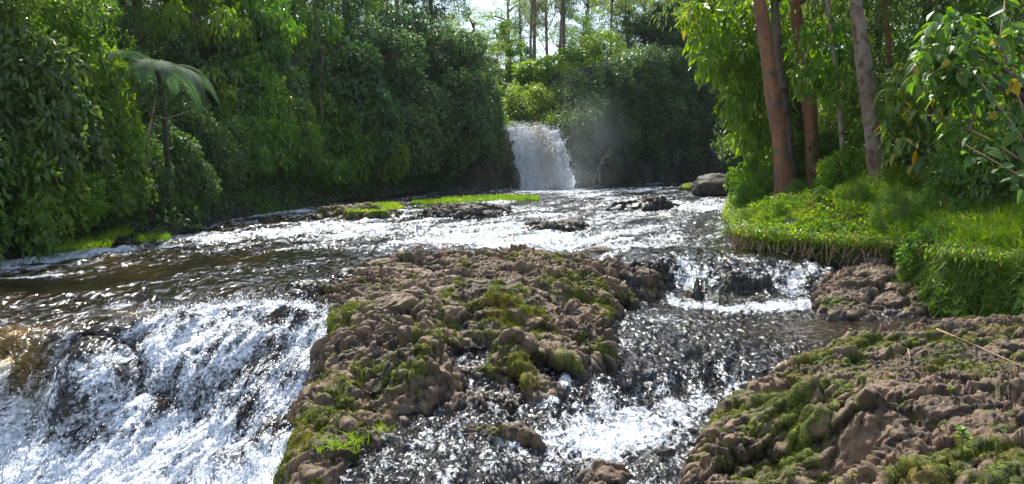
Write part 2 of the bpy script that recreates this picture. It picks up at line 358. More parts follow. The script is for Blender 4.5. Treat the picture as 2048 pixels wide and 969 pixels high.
# ------------------------------------------------------------------ upper river
def blob(x, y, px, py, z, rx, ry, rot=0):
    c = P(px, py, z); dx = x - c[0]; dy = y - c[1]; cr_, sr = math.cos(rot), math.sin(rot)
    return np.exp(-(((dx * cr_ + dy * sr) / rx) ** 2 + ((-dx * sr + dy * cr_) / ry) ** 2))
def pline(x, y, pts, wdt):
    q = [P(*p)[:2] for p in pts]; d = np.full(x.shape, 1e9)
    for a, b in zip(q[:-1], q[1:]):
        e = b - a; t = np.clip(((x - a[0]) * e[0] + (y - a[1]) * e[1]) / (e @ e), 0, 1)
        d = np.minimum(d, np.hypot(x - a[0] - t * e[0], y - a[1] - t * e[1]))
    return np.exp(-(d / wdt) ** 2)
CASC_L = [(-400,700,-0.1),(0,625,-0.04),(130,640,-0.08),(230,600,-0.03),(420,580,-0.02),(640,568,0),(660,640,-0.25),(660,720,-0.5),(620,800,-0.9),(600,1250,-1.5),(-500,1250,-1.5),(-600,900,-1.2)]
STREAM = [(1330,520,0),(1640,520,0),(1700,600,-0.4),(1960,630,-0.45),(1960,760,-0.5),(1600,1300,-1.1),(590,1300,-1.1),(590,880,-0.9),(820,700,-0.4),(1200,650,-0.45),(1230,560,-0.4)]
def flow(x, y):
    a = math.radians(35); wx = x + 0.5 * (fbm(x * .3, y * .3, 2, 40) - .5); 
    return (wx * math.cos(a) - y * math.sin(a)), (wx * math.sin(a) + y * math.cos(a))
gx = np.arange(-13.5, 19, 0.055)
o = [9.0]
while o[-1] < 57: o.append(o[-1] + 0.0042 * o[-1])
gy = np.array(o); X, Y = np.meshgrid(gx, gy)
u, v = flow(X, Y)
Zb = Wf(X, Y)
rap = 0.35 + 0.9 * blob(X, Y, 1350, 415, 0.05, 3.5, 4) + 0.8 * blob(X, Y, 700, 455, 0, 3, 2.5) + 0.9 * pline(X, Y, [(0,528,0),(200,500,0),(420,478,0),(640,455,0)], 0.7) + 0.6 * blob(X, Y, 1150, 480, 0, 4, 3)
rap = rap * (1 - 0.9 * blob(X, Y, 1500, 500, 0, 2.2, 1.2))
wav = (fbm(u * 1.6, v * 0.7, 4, 11) - 0.5) * 0.22 + (np.abs(fbm(u * 3.1, v * 1.3, 3, 21) - 0.5)) * -0.16 + (fbm(u * 7, v * 3.5, 3, 31) - 0.5) * 0.09
rip = (fbm(u * 4.2 + .6 * wav * 10, v * 2.2, 3, 33) - .5) * .15 + np.abs(fbm(u * 6.5, v * 3.4, 2, 34) - .5) * -.13
Zr = Zb + wav * np.clip(rap, 0.15, 1.6) + rip * np.clip(.30 + rap * .9, .25, 1.3) * (1 - .8 * pline(X, Y, [(-100,575,0),(200,560,0),(420,535,0),(620,515,0)], 1.0))
# standing ledge where a dark sill shows through, far right
foam_glint = 0.16 + 0 * X
foam_glint += .3 * ss(.0, .16, wav)
foam_glint += 0.42 * np.clip(rap - 0.35, 0, 1.1)
foam_glint += 0.36 * blob(X, Y, 1000, 440, 0, 6, 8) + 0.36 * blob(X, Y, 1250, 385, .2, 6, 5) + 0.25 * blob(X, Y, 1000, 480, 0, 3, 1.8)  # foam, with sun and sky glare painted in across the middle river
foam_glint += 0.45 * pline(X, Y, [(0,528,0),(120,515,0),(230,500,0)], 0.32) + 0.4 * pline(X, Y, [(0,555,0),(100,550,0)], 0.25) + 0.45 * pline(X, Y, [(340,452,0),(450,440,0),(600,428,0)], 0.5)
foam_glint += 0.5 * blob(X, Y, 1090, 378, .3, 2.6, 2.0) + 0.25 * pline(X, Y, [(1150,372,.3),(1420,364,.3)], 0.8)
foam_glint -= 0.30 * pline(X, Y, [(-100,570,0),(150,560,0),(400,520,0),(620,500,0)], 0.55) + 0.25 * pline(X, Y, [(200,590,0),(420,565,0),(620,545,0)], 0.45)
foam_glint -= 0.35 * blob(X, Y, 1480, 505, 0, 1.9, 1.0) + 0.4 * blob(X, Y, 1640, 525, 0, 1.6, .5)
foam_glint += (fbm(u * 2.4, v * 0.6, 5, 51) - 0.5) * 1.1 + wav * 1.2
calm = np.clip(1.0 * pline(X, Y, [(-200,585,0),(150,565,0),(420,525,0),(620,505,0)], .75) + .9 * pline(X, Y, [(150,610,-.02),(420,572,0),(620,548,0)], .45) + .8 * blob(X, Y, 1500, 505, 0, 1.9, 1.0) + .6 * pline(X, Y, [(0,500,0),(330,470,0),(600,440,0)], .35), 0, 1) * ss(.25, .55, fbm(u * 1.3, v * .45, 3, 290) + .1)
foam_glint = foam_glint - .25 * calm
inside = (sdist(X, Y, RIVER) > -0.7) & (sdist(X, Y, [P(*q) for q in CASC_L]) < 0.06) & (sdist(X, Y, [P(*q) for q in STREAM]) < 0.06)
tint = 0.10 * ss(0.5, 0.75, fbm(X, Y, 3, 77))
V, F, A = compact(np.stack([X, Y, Zr], -1).reshape(-1, 3), gridF(len(gx), len(gy), inside), {'foam_glint': foam_glint, 'tint': tint, 'calm': calm})
rv = mk('river', V, F, M_river, attrs=A, smooth=True); tag(rv, kind='structure')

# ------------------------------------------------------------------ left cascade
gx = np.arange(-11, -1.6, 0.022); gy = np.arange(5.6, 12.0, 0.018); X, Y = np.meshgrid(gx, gy); Z0 = Wf(X, Y)
nr = vnorm(X, Y, Z0); sl_ = ss(0.02, 0.12, 1 - nr[..., 2])
lip = ss(-0.03, -0.22, Z0)
a = math.radians(22); U = X * math.cos(a) - Y * math.sin(a); Vv = X * math.sin(a) + Y * math.cos(a)
wu = U + 0.25 * (fbm(X * 1.5, Y * 1.5, 3, 60) - 0.5); wv = Vv + 0.3 * (fbm(X * 1.2, Y * 1.2, 3, 61) - 0.5)
f1, f2, _ = worley(wu * 2.3, wv * 1.5, 5); g1, g2, _ = worley(wu * 6.0, wv * 3.2, 6); k1, k2, _ = worley(wu * 16, wv * 8, 8)
big = np.sqrt(np.clip(1 - f1 ** 2, 0, 1)); md = np.sqrt(np.clip(1 - g1 ** 2, 0, 1)); sm = np.sqrt(np.clip(1 - k1 ** 2, 0, 1))
disp = lip * ((big - .6) * 0.30 + (md - .6) * 0.11 + (sm - .6) * 0.022) + lip * (fbm(wu * 11, wv * 2.2, 3, 62) - .5) * 0.17
# three dark boulders pushing up through the fall
bd = lambda *q: blob(X, Y, *q)
holes = (.9 * bd(176,790,-.8,.14,.2) + .75 * bd(150,870,-1.1,.15,.17) + .8 * bd(236,805,-.85,.12,.12) + .8 * bd(205,685,-.22,.22,.07) + .75 * bd(360,690,-.45,.3,.12) + .9 * bd(300,603,-.04,.4,.08)
 + .7 * bd(490,790,-.8,.25,.25) + 1.1 * bd(550,870,-1.1,.28,.4) + 1.0 * bd(580,655,-.3,.4,.14) + .5 * bd(600,720,-.5,.3,.2) + .8 * bd(590,600,-.1,.25,.12) + .6 * bd(320,830,-1.,.16,.14) + .85 * bd(440,930,-1.3,.35,.25) + .5 * bd(470,650,-.25,.3,.08) + .35 * bd(60,830,-.9,.12,.2))
disp += 0.10 * holes * (0.5 + big)
PV = np.stack([X, Y, Z0], -1) + nr * disp[..., None]
foam_glint = -0.05 + 0.72 * lip - 0.80 * holes + (fbm(wu * 8, wv * 1.6, 4, 63) - 0.5) * 1.3 + (md - .7) * 0.3 + 0.5 * (big - .7)
foam_glint += 0.4 * ss(-1.1, -1.35, Z0) + 0.35 * pline(X, Y, [(130,665,-.13),(235,612,-.04),(420,588,-.02)], 0.12)
foam_glint -= 0.7 * bd(20,690,-.25,.5,.22) + 0.15 * ss(0.02, -0.1, Z0) * (1 - lip)
tint = np.clip(1.15 * bd(30,705,-.3,.42,.26) + .6 * bd(290,650,-.2,.3,.1), 0, 1)
m = (sdist(X, Y, [P(*q) for q in CASC_L]) > 0)
V, F, A = compact(PV.reshape(-1, 3), gridF(len(gx), len(gy), m), {'foam_glint': foam_glint, 'tint': tint})
cl = mk('cascade', V, F, M_casc, attrs=A, smooth=True)
tag(cl, 'broad white cascade tumbling over black rocks left of the mossy bare rock', 'cascade')
CX, CY, CPV, CN, CF, Cm, Clip = X, Y, PV, nr, foam_glint, m, lip

# ------------------------------------------------------------------ right stream: two small chutes, pool, cascade and run
gx = np.arange(-3.2, 6.6, 0.022); gy = np.arange(4.0, 15.6, 0.022); X, Y = np.meshgrid(gx, gy); Z0 = Wf(X, Y)
nr = vnorm(X, Y, Z0); sl_ = ss(0.02, 0.10, 1 - nr[..., 2])
f1, f2, _ = worley(X * 3.4, Y * 2.6, 15); g1, g2, _ = worley(X * 8, Y * 6, 16); k1, _, _ = worley(X * 17, Y * 12, 18)
big = np.sqrt(np.clip(1 - f1 ** 2, 0, 1)); md = np.sqrt(np.clip(1 - g1 ** 2, 0, 1)); sm = np.sqrt(np.clip(1 - k1 ** 2, 0, 1))
calm = np.clip(blob(X, Y, 1720, 660, -.47, 1.3, .7) + blob(X, Y, 1830, 640, -.47, 1.3, .5), 0, 1)
amp = np.clip(0.25 + sl_ * 1.0, 0, 1.2) * (1 - 0.95 * calm)
disp = amp * ((big - .6) * 0.13 + (md - .6) * 0.07 + (sm - .6) * .03 + (fbm(X * 6, Y * 5, 3, 70) - .5) * .08) + (1 - .93 * calm) * ((fbm(X * 7, Y * 6, 3, 71) - .5) * .085 - np.abs(fbm(X * 9, Y * 7, 2, 72) - .5) * .07)
low = ss(-.62, -.85, Z0) * (1 - .6 * blob(X, Y, 1300, 860, -.92, .6, .5)); disp = disp + low * ((big - .6) * .10 + (md - .5) * .06)
PV = np.stack([X, Y, Z0], -1) + nr * disp[..., None]
foam_glint = 0.12 + 0.25 * sl_ + (fbm(X * 5, Y * 3, 4, 73) - .5) * .9 + (md - .7) * .25
fl = lambda *q: blob(X, Y, *q)
foam_glint += .75 * pline(X, Y, [(1340,600,-.46),(1470,608,-.47),(1610,606,-.46)], .28) + .30 * fl(1330,640,-.47,.6,.5) + .5 * pline(X, Y, [(1400,810,-.88),(1280,850,-.92),(1180,900,-.97)], .42) + .2 * fl(1250,900,-1,1.2,.7)
foam_glint += .4 * fl(1375,560,-.26,.2,.4) + .35 * fl(1575,570,-.26,.3,.4)
foam_glint -= .7 * fl(1465,565,-.2,.45,.30)
foam_glint -= .15 * fl(1400,740,-.65,1.2,.5) + .6 * calm - .22 * fl(900,900,-.9,1.8,1.2)  # last term paints white glints onto the lower run
tint = np.clip(.5 * fl(1385,575,-.3,.1,.3) + .10 * calm, 0, 1)
m = (sdist(X, Y, [P(*q) for q in STREAM]) > 0)
V, F, A = compact(PV.reshape(-1, 3), gridF(len(gx), len(gy), m), {'foam_glint': foam_glint, 'tint': tint})
sr = mk('stream', V, F, M_stream, attrs=A, smooth=True); tag(sr, kind='structure')
SX, SY, SPV, SN, SF, Sm = X, Y, PV, nr, foam_glint, m
def unit_(v): return v / (np.linalg.norm(v, axis=-1, keepdims=True) + 1e-9)
# ------------------------------------------------------------------ rocks
def cells(x, y, s):
    ix = np.floor(x).astype(np.int64); iy = np.floor(y).astype(np.int64); f1 = np.full(x.shape, 9.0); f2 = f1.copy()
    o = [np.zeros(x.shape) for _ in range(5)]
    for dx in (-1, 0, 1):
        for dy in (-1, 0, 1):
            jx = ix + dx; jy = iy + dy; ex = x - jx - h2(jx, jy, s + 1); ey = y - jy - h2(jx, jy, s + 2)
            d = np.hypot(ex, ey) * (.75 + .6 * h2(jx, jy, s + 6)); m = d < f1; f2 = np.where(m, f1, np.minimum(f2, d)); f1 = np.where(m, d, f1)
            for k, v in enumerate((h2(jx, jy, s + 3), h2(jx, jy, s + 4) - .5, h2(jx, jy, s + 5) - .5, ex, ey)): o[k] = np.where(m, v, o[k])
    return f1, f2, o[0], o[1] * o[3] + o[2] * o[4]
def nubs(x, y, s, sc=1.0):
    w1 = fbm(x * 2.6, y * 2.6, 4, s) - .5; w2 = fbm(x * 2.6, y * 2.6, 4, s + 9) - .5; w3 = fbm(x * 9, y * 9, 3, s + 13) - .5; w4 = fbm(x * 9, y * 9, 3, s + 14) - .5
    wx = x + .34 * w1 + .09 * w3; wy = y + .34 * w2 + .09 * w4
    a1, a2, ai, at = cells(wx * 1.5 / sc, wy * 2.8 / sc, s + 20); b1, b2, bi, bt = cells(wx * 4.6 / sc, wy * 9.0 / sc, s + 40); c1, c2, ci, ct = cells(wx * 12 / sc, wy * 20 / sc, s + 60)
    dom = lambda f, k=1.0: np.sqrt(np.clip(1 - (f * k) ** 2, 0, 1)) - .7
    ca = ss(0, .20, a2 - a1); cb = ss(0, .30, b2 - b1); cc = ss(0, .35, c2 - c1); rough = ss(.35, .6, fbm(x * .9, y * 1.1, 3, s + 80))
    lo_ = fbm(x * .8 + 3, y * 1.0, 3, s + 81); r2 = ss(.42, .62, lo_)
    ck = fbm(wx * 1.3, wy * 1.9, 4, s + 90) - .5; ck2 = fbm(wx * 3.1 + 5, wy * 3.6, 3, s + 91) - .5; crack = ss(.020, 0, np.abs(ck)) * .075 + ss(.022, 0, np.abs(ck2)) * .035
    h = sc * ((ai - .5) * .12 + at * .26 + dom(a1) * .03 + (ca - 1) * .09 + (.15 + 1.15 * r2) * ((bi - .5) * .055 + bt * .13 + dom(b1) * .03 + (cb - 1) * .06) + (.25 + .9 * rough) * ((ci - .5) * .018 + ct * .055 + dom(c1) * .010 + (cc - 1) * .022) - crack)
    h = h + sc * (fbm(x * 1.0, y * 1.4, 4, s + 5) - .5) * .20 + (fbm(x * 14, y * 14, 5, s + 6, .62) - .5) * .050
    return h, ca * .5 + cb * .5, dom(b1) + .7, np.clip(.5 * ai + .5 * bi + .6 * (ci - .5), 0, 1)
def outcrop(name, label, poly, base, step, seed, mt, moss=(), sc=1.0, mossbias=0.0, wetband=0.10, edge=0.30, drop=0.9, terr=0.0, wetl=None, parent=None, water=None):
    pw = [P(*q) for q in poly]; a = np.array(pw); gx = np.arange(a[:, 0].min() - .4, a[:, 0].max() + .4, step); gy = np.arange(a[:, 1].min() - .4, a[:, 1].max() + .4, step)
    X, Y = np.meshgrid(gx, gy)
    B = TPS([P(*q) for q in base] + pw, 0.003)
    d = sdist(X, Y, pw) + 0.22 * sc * (fbm(X * 2.2, Y * 2.2, 4, seed + 20) - .5)
    Z0 = B(X, Y)
    if terr:
        q = Z0 / terr + 0.9 * (fbm(X * 1.3, Y * 1.3, 3, seed + 30) - .5); fr = q - np.floor(q); Z0 = Z0 + terr * (ss(.25, .75, fr) - fr) * .6
    Z0 = Z0 - drop * (1 - ss(-0.25, edge, d)) ** 1.5
    nr = vnorm(X, Y, Z0); h, cre, Bd, cel = nubs(X, Y, seed, sc); cel = cel - .45 * (1 - cre)  # crevice shade put into the colour: tone drops in gaps between lumps
    h = h * ss(-.4, .1, d)
    dr = unit_(nr + np.array([0, -.22, 0])); PV = np.stack([X, Y, Z0], -1) + dr * h[..., None]
    n2 = vnorm(PV[..., 0], PV[..., 1], PV[..., 2]); Wl = Wf(X, Y) if water is None else water + 0 * X
    wet = 1 - ss(0.02, wetband, PV[..., 2] - Wl + 0.08 * (fbm(X * 4, Y * 4, 3, seed + 40) - .5))
    mo = mossbias + 1.15 * (fbm(X * 1.4, Y * 1.4, 4, seed + 50) - .5) + 1.0 * (fbm(X * 5, Y * 5, 3, seed + 51) - .5) + 0.30 * (1 - cre) - 0.45 * (Bd - .7) - .25 * (cel - .5)
    for (px, py, z, rx, ry, am) in moss: mo = mo + .75 * am * blob(X, Y, px, py, z, rx, ry)
    mo = mo * (1 - .8 * wet)
    fur = ss(.40, .6, mo) * (0.012 + 0.03 * np.abs(fbm(X * 30, Y * 30, 2, seed + 60)))
    PV = PV + n2 * fur[..., None]
    m = (d > -0.22) & (PV[..., 2] > Wl - 0.35)
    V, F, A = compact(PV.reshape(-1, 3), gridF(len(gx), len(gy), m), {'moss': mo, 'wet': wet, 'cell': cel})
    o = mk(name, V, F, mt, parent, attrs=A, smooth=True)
    if label: tag(o, label, 'rock')
    return o, dict(X=X, Y=Y, PV=PV, n=n2, moss=mo, m=m, d=d, wet=wet)
MAINP = [(628,562,.03),(700,532,.12),(800,516,.18),(900,506,.24),(1050,500,.28),(1150,504,.24),(1240,520,.12),(1335,532,.03),(1345,560,-.12),(1290,585,-.25),(1255,610,-.28),(1236,660,-.34),(1240,700,-.40),(1160,722,-.44),
 (1130,760,-.56),(1130,800,-.68),(1060,825,-.74),(930,835,-.76),(840,850,-.78),(790,885,-.82),(700,975,-.92),(640,1010,-1.0),(560,1000,-1.0),(545,940,-.98),(575,860,-.82),(570,790,-.65),(610,720,-.47),(640,690,-.38),(625,640,-.22),(605,600,-.05)]
MAINB = [(760,560,.10),(900,560,.16),(1050,560,.20),(1200,560,.04),(700,620,-.06),(850,620,.03),(1000,620,.02),(1150,620,-.10),(720,680,-.20),(880,680,-.12),(1020,670,-.12),(1150,680,-.28),
 (700,740,-.40),(820,740,-.34),(900,712,-.36),(1000,716,-.44),(1080,730,-.46),(650,820,-.66),(760,800,-.58),(850,800,-.62),(950,780,-.62),(1060,780,-.60),(1000,820,-.71),(640,900,-.80),(720,880,-.78)]
main, MI = outcrop('rock_outcrop', 'wide brown lumpy rock with moss patches in the middle of the river', MAINP, MAINB, 0.016, 100, M_rock,
 moss=[(800,770,-.5,.38,.25,.55),(720,745,-.4,.2,.2,.4),(900,570,.15,.35,.2,.3),(680,545,.1,.5,.3,.25),(780,640,-.03,.25,.2,.3),(1200,580,-.05,.4,.3,.35),(590,900,-.85,.2,.4,.6),(840,690,-.2,.3,.15,.3),(1100,520,.25,.6,.3,.3),(1000,790,-.6,.6,.2,-.5),(980,600,.05,.5,.3,-.2)],
 mossbias=.28, terr=0.11, wetband=.17)
FGP = [(1328,1010,-.85),(1345,940,-.80),(1372,890,-.80),(1392,830,-.78),(1440,800,-.72),(1520,765,-.6),(1590,722,-.46),(1650,680,-.38),(1770,650,-.34),(1900,638,-.32),(2060,636,-.28),(2400,640,-.2),(2700,800,0),(2700,1300,.3),(1900,1500,.1),(1450,1300,-.6)]
FGB = [(1450,850,-.62),(1550,800,-.42),(1650,775,-.30),(1550,850,-.45),(1650,832,-.30),(1750,828,-.22),(1680,730,-.30),(1800,700,-.22),(1950,690,-.15),(2048,700,-.10),(1850,780,-.18),(2000,800,-.02),(1500,900,-.66),(1440,950,-.72),
 (1550,930,-.73),(1650,925,-.63),(1740,920,-.54),(1600,975,-.73),(1700,975,-.68),(1850,860,-.18),(1870,920,-.14),(1950,900,0),(2048,900,.08),(2048,980,.12),(1900,990,-.05),(1500,990,-.72),(1800,862,-.20),(2100,760,.02)]
fg, FI = outcrop('rock_outcrop', 'large brown foreground rock with moss and sprouting weeds at the lower right', FGP, FGB, 0.0125, 300, M_rockg if False else M_rock,
 moss=[(1600,900,-.6,.3,.3,.45),(1750,900,-.5,.25,.3,.35),(1560,840,-.45,.3,.25,.4),(1500,800,-.5,.5,.15,.3),(1750,690,-.25,.45,.22,.75),(1640,720,-.35,.35,.12,.5),(1720,760,-.25,.3,.1,.3),(1980,950,.1,.25,.18,.6),(1800,960,-.2,.2,.15,.6),(1500,930,-.7,.4,.15,.3),(1450,830,-.65,.2,.15,.35),(1950,830,0,.7,.4,-.3)],
 mossbias=.28, terr=0.0, wetband=.12, edge=.22, drop=.8)
SHP = [(1612,600,-.44),(1622,570,-.25),(1660,545,-.05),(1700,532,.05),(1760,528,.08),(1820,536,.08),(1850,560,.0),(1850,600,-.2),(1830,632,-.4),(1720,640,-.45),(1640,630,-.45)]
sh, _ = outcrop('rock_shelf', 'low grey brown rock shelf beside the small chutes under the grassy bank', SHP, [(1700,565,-.08),(1780,565,-.04),(1700,605,-.30),(1790,600,-.27),(1650,600,-.34),(1740,625,-.40)], 0.018, 500, M_rock, mossbias=.05, moss=[(1740,545,.08,.25,.15,.5),(1640,595,-.28,.2,.25,.5)], sc=.8, edge=.18)
bo, _ = outcrop('boulder', 'dark mossy boulder splitting the two small chutes', [(1372,590,-.46),(1385,545,-.1),(1395,530,.10),(1460,524,.12),(1535,528,.10),(1545,560,-.2),(1530,592,-.46),(1480,600,-.5),(1420,598,-.5)], [(1420,545,.10),(1465,548,.05),(1505,545,.11),(1430,575,-.02),(1470,578,-.06),(1505,572,.0)], 0.018, 600, M_rockd, mossbias=.12, moss=[(1490,570,-.15,.3,.2,.5),(1440,560,-.1,.1,.1,.3)], sc=.55, edge=.2, drop=.6, wetband=.35)
bo, _ = outcrop('boulder', 'black wet rock knuckle joining the bare rock to the first chute', [(1215,560,-.1),(1240,525,.08),(1290,518,.10),(1345,528,.05),(1350,560,-.25),(1300,590,-.42),(1240,590,-.3)], [(1290,545,.02)], 0.02, 620, M_rockd, mossbias=-.1, sc=.7, edge=.2, drop=.6, wetband=.5)
bo, _ = outcrop('boulder', 'wet brown boulder with green moss on its near side in the lower run', [(960,880,-.86),(985,850,-.72),(1040,842,-.66),(1075,858,-.70),(1082,890,-.84),(1060,915,-.93),(1000,918,-.94)], [(1025,872,-.66)], 0.012, 640, M_rock, mossbias=.15, moss=[(1020,900,-.85,.14,.1,.5)], sc=.6, edge=.12, drop=.45)
bo, _ = outcrop('boulder', 'wet brown boulder with a paler top left of the mossy one', [(890,865,-.82),(920,848,-.72),(975,846,-.70),(985,872,-.78),(950,905,-.9),(905,900,-.92)], [(940,868,-.71)], 0.012, 650, M_rock, mossbias=-.1, sc=.6, edge=.12, drop=.45)
bo, _ = outcrop('boulder', 'orange brown wet boulder at the bottom edge of the run', [(1150,985,-1.0),(1155,935,-.9),(1200,918,-.82),(1250,925,-.84),(1262,985,-1.0)], [(1205,955,-.82)], 0.012, 660, M_rock, mossbias=0, sc=.6, edge=.12, drop=.4)
bo, _ = outcrop('boulder', 'small black stone tucked against the foreground rock', [(1298,905,-.94),(1315,893,-.88),(1345,893,-.86),(1350,912,-.92),(1320,920,-.97)], [(1325,903,-.88)], 0.012, 670, M_rockd, mossbias=-.4, sc=.4, edge=.08, drop=.3, wetband=.5)
bo, _ = outcrop('boulder', 'black rock dripping with water at the top of the left cascade', [(560,605,-.1),(580,570,.04),(625,560,.06),(640,600,-.05),(620,640,-.25),(580,625,-.2)], [(600,592,.0)], 0.015, 680, M_rockd, mossbias=-.4, sc=.5, edge=.12, drop=.4, wetband=.6)
# rocks out in the upper river
def riverrock(name, label, poly, base, seed, mt, **k):
    return outcrop(name, label, poly, base, k.pop('step', .035), seed, mt, **k)
riverrock('boulder', 'low jagged dark rock alone in the white water of the middle river', [(1030,452,.0),(1070,446,.05),(1110,436,.12),(1160,438,.1),(1188,450,.0),(1150,456,0),(1080,457,0)], [(1110,444,.18)], 700, M_rockd, mossbias=-.05, sc=1.0, edge=.3, drop=.5, wetband=.12)
riverrock('boulder', 'long brown rock with dark jagged top beside the green weed strip', [(830,432,.06),(870,416,.12),(940,410,.22),(1000,412,.16),(1045,424,.07),(1010,432,.05),(930,436,.05)], [(960,420,.24),(880,424,.2)], 710, M_rockd, mossbias=-.15, sc=1.2, edge=.35, drop=.6, wetband=.12)
riverrock('boulder', 'flat moss covered rock patch at the left of the weed strip', [(610,436,.05),(680,418,.1),(740,404,.14),(800,404,.14),(830,418,.08),(800,434,.05),(700,440,.04)], [(740,420,.32),(690,428,.2)], 720, M_rock, mossbias=.45, sc=1.2, edge=.4, drop=.6, wetband=.1)
riverrock('boulder', 'flat wet rock sill with thin water pouring over it', [(1200,420,.08),(1240,412,.12),(1310,406,.18),(1370,410,.14),(1375,417,.07),(1310,423,.05),(1230,424,.05)], [(1310,413,.22)], 730, M_rockd, mossbias=-.5, sc=.9, edge=.3, drop=.4, wetband=.7)
riverrock('boulder', 'grey flat rock among grass at the left bank', [(165,488,.0),(180,474,.15),(240,470,.2),(330,476,.08),(340,486,0),(250,492,0)], [(240,480,.2)], 740, M_rockg, mossbias=.1, sc=.8, edge=.3, drop=.6)
# the round boulder near the right bank: a closed lump
def lump(name, label, c, r, seed, mt, mossb=0.0, cat='rock'):
    nu, nv = 72, 48; th, ph = np.meshgrid(np.linspace(0, 2 * math.pi, nu), np.linspace(0.02, math.pi - .02, nv))
    D = np.stack([np.sin(ph) * np.cos(th), np.sin(ph) * np.sin(th), np.cos(ph)], -1)
    n = fbm(D[..., 0] * 1.3 + 3 + D[..., 2], D[..., 1] * 1.3 + 7 + seed, 4, seed); n2 = fbm(D[..., 0] * 5 + D[..., 2] * 3, D[..., 1] * 5 + D[..., 2] * 2, 3, seed + 1)
    w_ = np.minimum(th, 2 * math.pi - th); rr = .8 + .45 * n + .10 * n2 * ss(0, .3, w_)
    rr[:, -1] = rr[:, 0]
    V = D * rr[..., None] * np.array(r)
    V = V.reshape(-1, 3); o = mk(name, V, gridF(nu, nv)[:, ::-1], mt, attrs={'moss': np.full(len(V), mossb) + .3 * (n2.ravel() - .5) + .25 * D[..., 2].ravel() * (mossb > .1), 'cell': n2.ravel(), 'wet': 1 - ss(-.35 * r[2], -.1 * r[2], V[:, 2] - (9 if mossb < -.5 else 0))}, smooth=True)
    o.location = c; return tag(o, label, cat)
c = P(1437, 394, .12); lump('boulder', 'big round brown boulder in the river off the right bank', (c[0], c[1] + .4, .45), (1.05, .8, .62), 3, M_rockd)
c = P(1385, 384, .15); lump('boulder', 'low rock topped with grass left of the round boulder', (c[0], c[1] + .4, .22), (.55, .4, .33), 9, M_rockd, .6)
c = P(1195, 505, .0); lump('boulder', 'small grey slab at the far edge of the bare rock', (c[0], c[1], .0), (.30, .2, .12), 12, M_rockg)
c = P(10, 650, -.1); lump('boulder', 'dark slick rock poking out of the smooth glide above the left cascade', (c[0] - .2, c[1] - .1, -.16), (.30, .25, .17), 14, M_rockd, -1)
# ------------------------------------------------------------------ foliage generators
def unit(v): return v / (np.linalg.norm(v, axis=-1, keepdims=True) + 1e-9)
def leaf_arrays(Pp, D, Nn, L, Wd, shape='dia', fold=0.25, droop=0.15, rnd=None):
    D = unit(D); B = unit(np.cross(D, Nn)); Nn = np.cross(B, D); n = len(Pp)
    L = np.broadcast_to(L, (n,))[:, None]; Wd = np.broadcast_to(Wd, (n,))[:, None]; z = np.array([0, 0, -1.0])
    if shape == 'dia':
        tb = [(0, 0, 0), (.45, 1, fold), (.45, -1, fold), (1, 0, 0)]; F0 = np.array([[0, 1, 3], [0, 3, 2]])
    elif shape == 'ov':
        tb = [(0, 0, 0), (.28, .9, fold), (.68, .82, fold * .8), (1, 0, 0), (.68, -.82, fold * .8), (.28, -.9, fold)]; F0 = np.array([[0, 1, 2, 3], [0, 3, 4, 5]])
    elif shape == 'big':
        tb = [(0, 0, 0), (.12, .75, .1), (.4, 1.05, fold), (.72, .75, fold), (1.05, 0, 0), (.72, -.75, fold), (.4, -1.05, fold), (.12, -.75, .1), (.4, 0, 0), (.72, 0, 0)]
        F0 = np.array([[0, 1, 2, 8], [8, 2, 3, 9], [0, 8, 6, 7], [8, 9, 5, 6], [9, 3, 4, 4], [9, 4, 5, 5]]); 
    elif shape == 'blade':
        tb = [(0, .5, 0), (0, -.5, 0), (.35, -.45, 0), (.35, .45, 0), (.7, -.3, 0), (.7, .3, 0), (1, 0, 0)]; F0 = None
    Vs = [Pp + D * L * a + B * Wd * .5 * b + Nn * Wd * .5 * abs(c) + z * L * droop * a * a for a, b, c in tb]
    V = np.stack(Vs, 1).reshape(-1, 3); k = len(tb); off = (np.arange(n) * k)[:, None, None]
    if shape == 'blade':
        Fq = (np.array([[0, 1, 2, 3], [3, 2, 4, 5]])[None] + off).reshape(-1, 4); Ft = (np.array([[5, 4, 6]])[None] + off).reshape(-1, 3); Fs = [Fq, Ft]; rep = [2, 1]
    elif shape == 'big':
        Fq = (F0[:4][None] + off).reshape(-1, 4); Ft = (np.array([[9, 3, 4], [9, 4, 5]])[None] + off).reshape(-1, 3); Fs = [Fq, Ft]; rep = [4, 2]
    else: Fs = [(F0[None] + off).reshape(-1, F0.shape[1])]; rep = [len(F0)]
    if rnd is None: rnd = rng.random(n)
    return V, Fs, np.concatenate([np.repeat(rnd, r) for r in rep])
def leaf_obj(name, mt, parent, *args, **k):
    V, Fs, r = leaf_arrays(*args, **k); return mk(name, V, Fs, mt, parent, fattrs={'rnd': r})
def clumps(cen, rad, out, n_per, size, droop=0.5, shell=0.72, jit=0.35, upb=0.5, squash=(1, 1, 1)):
    cen = np.asarray(cen, float); m = len(cen); rad = np.broadcast_to(rad, (m,)); idx = np.repeat(np.arange(m), n_per); n = len(idx)
    q = unit(rng.normal(size=(n, 3)) + 0.75 * out[idx]); rr = rad[idx] * (shell + (1.05 - shell) * rng.random(n) ** .6)
    p = cen[idx] + q * rr[:, None] * np.array(squash); t = unit(rng.normal(size=(n, 3)))
    D = q * .55 + t * .75 + np.array([0, 0, -droop]); Nn = unit(q * .8 + np.array([0, 0, upb]) + t * jit + rng.normal(size=(n, 3)) * jit)
    L = size * (0.65 + .6 * rng.random(n)); rc = rng.random(m)[idx]
    return p, D, Nn, L, np.clip(rng.random(n) * .55 + rc * .6 - .1, 0, 1)
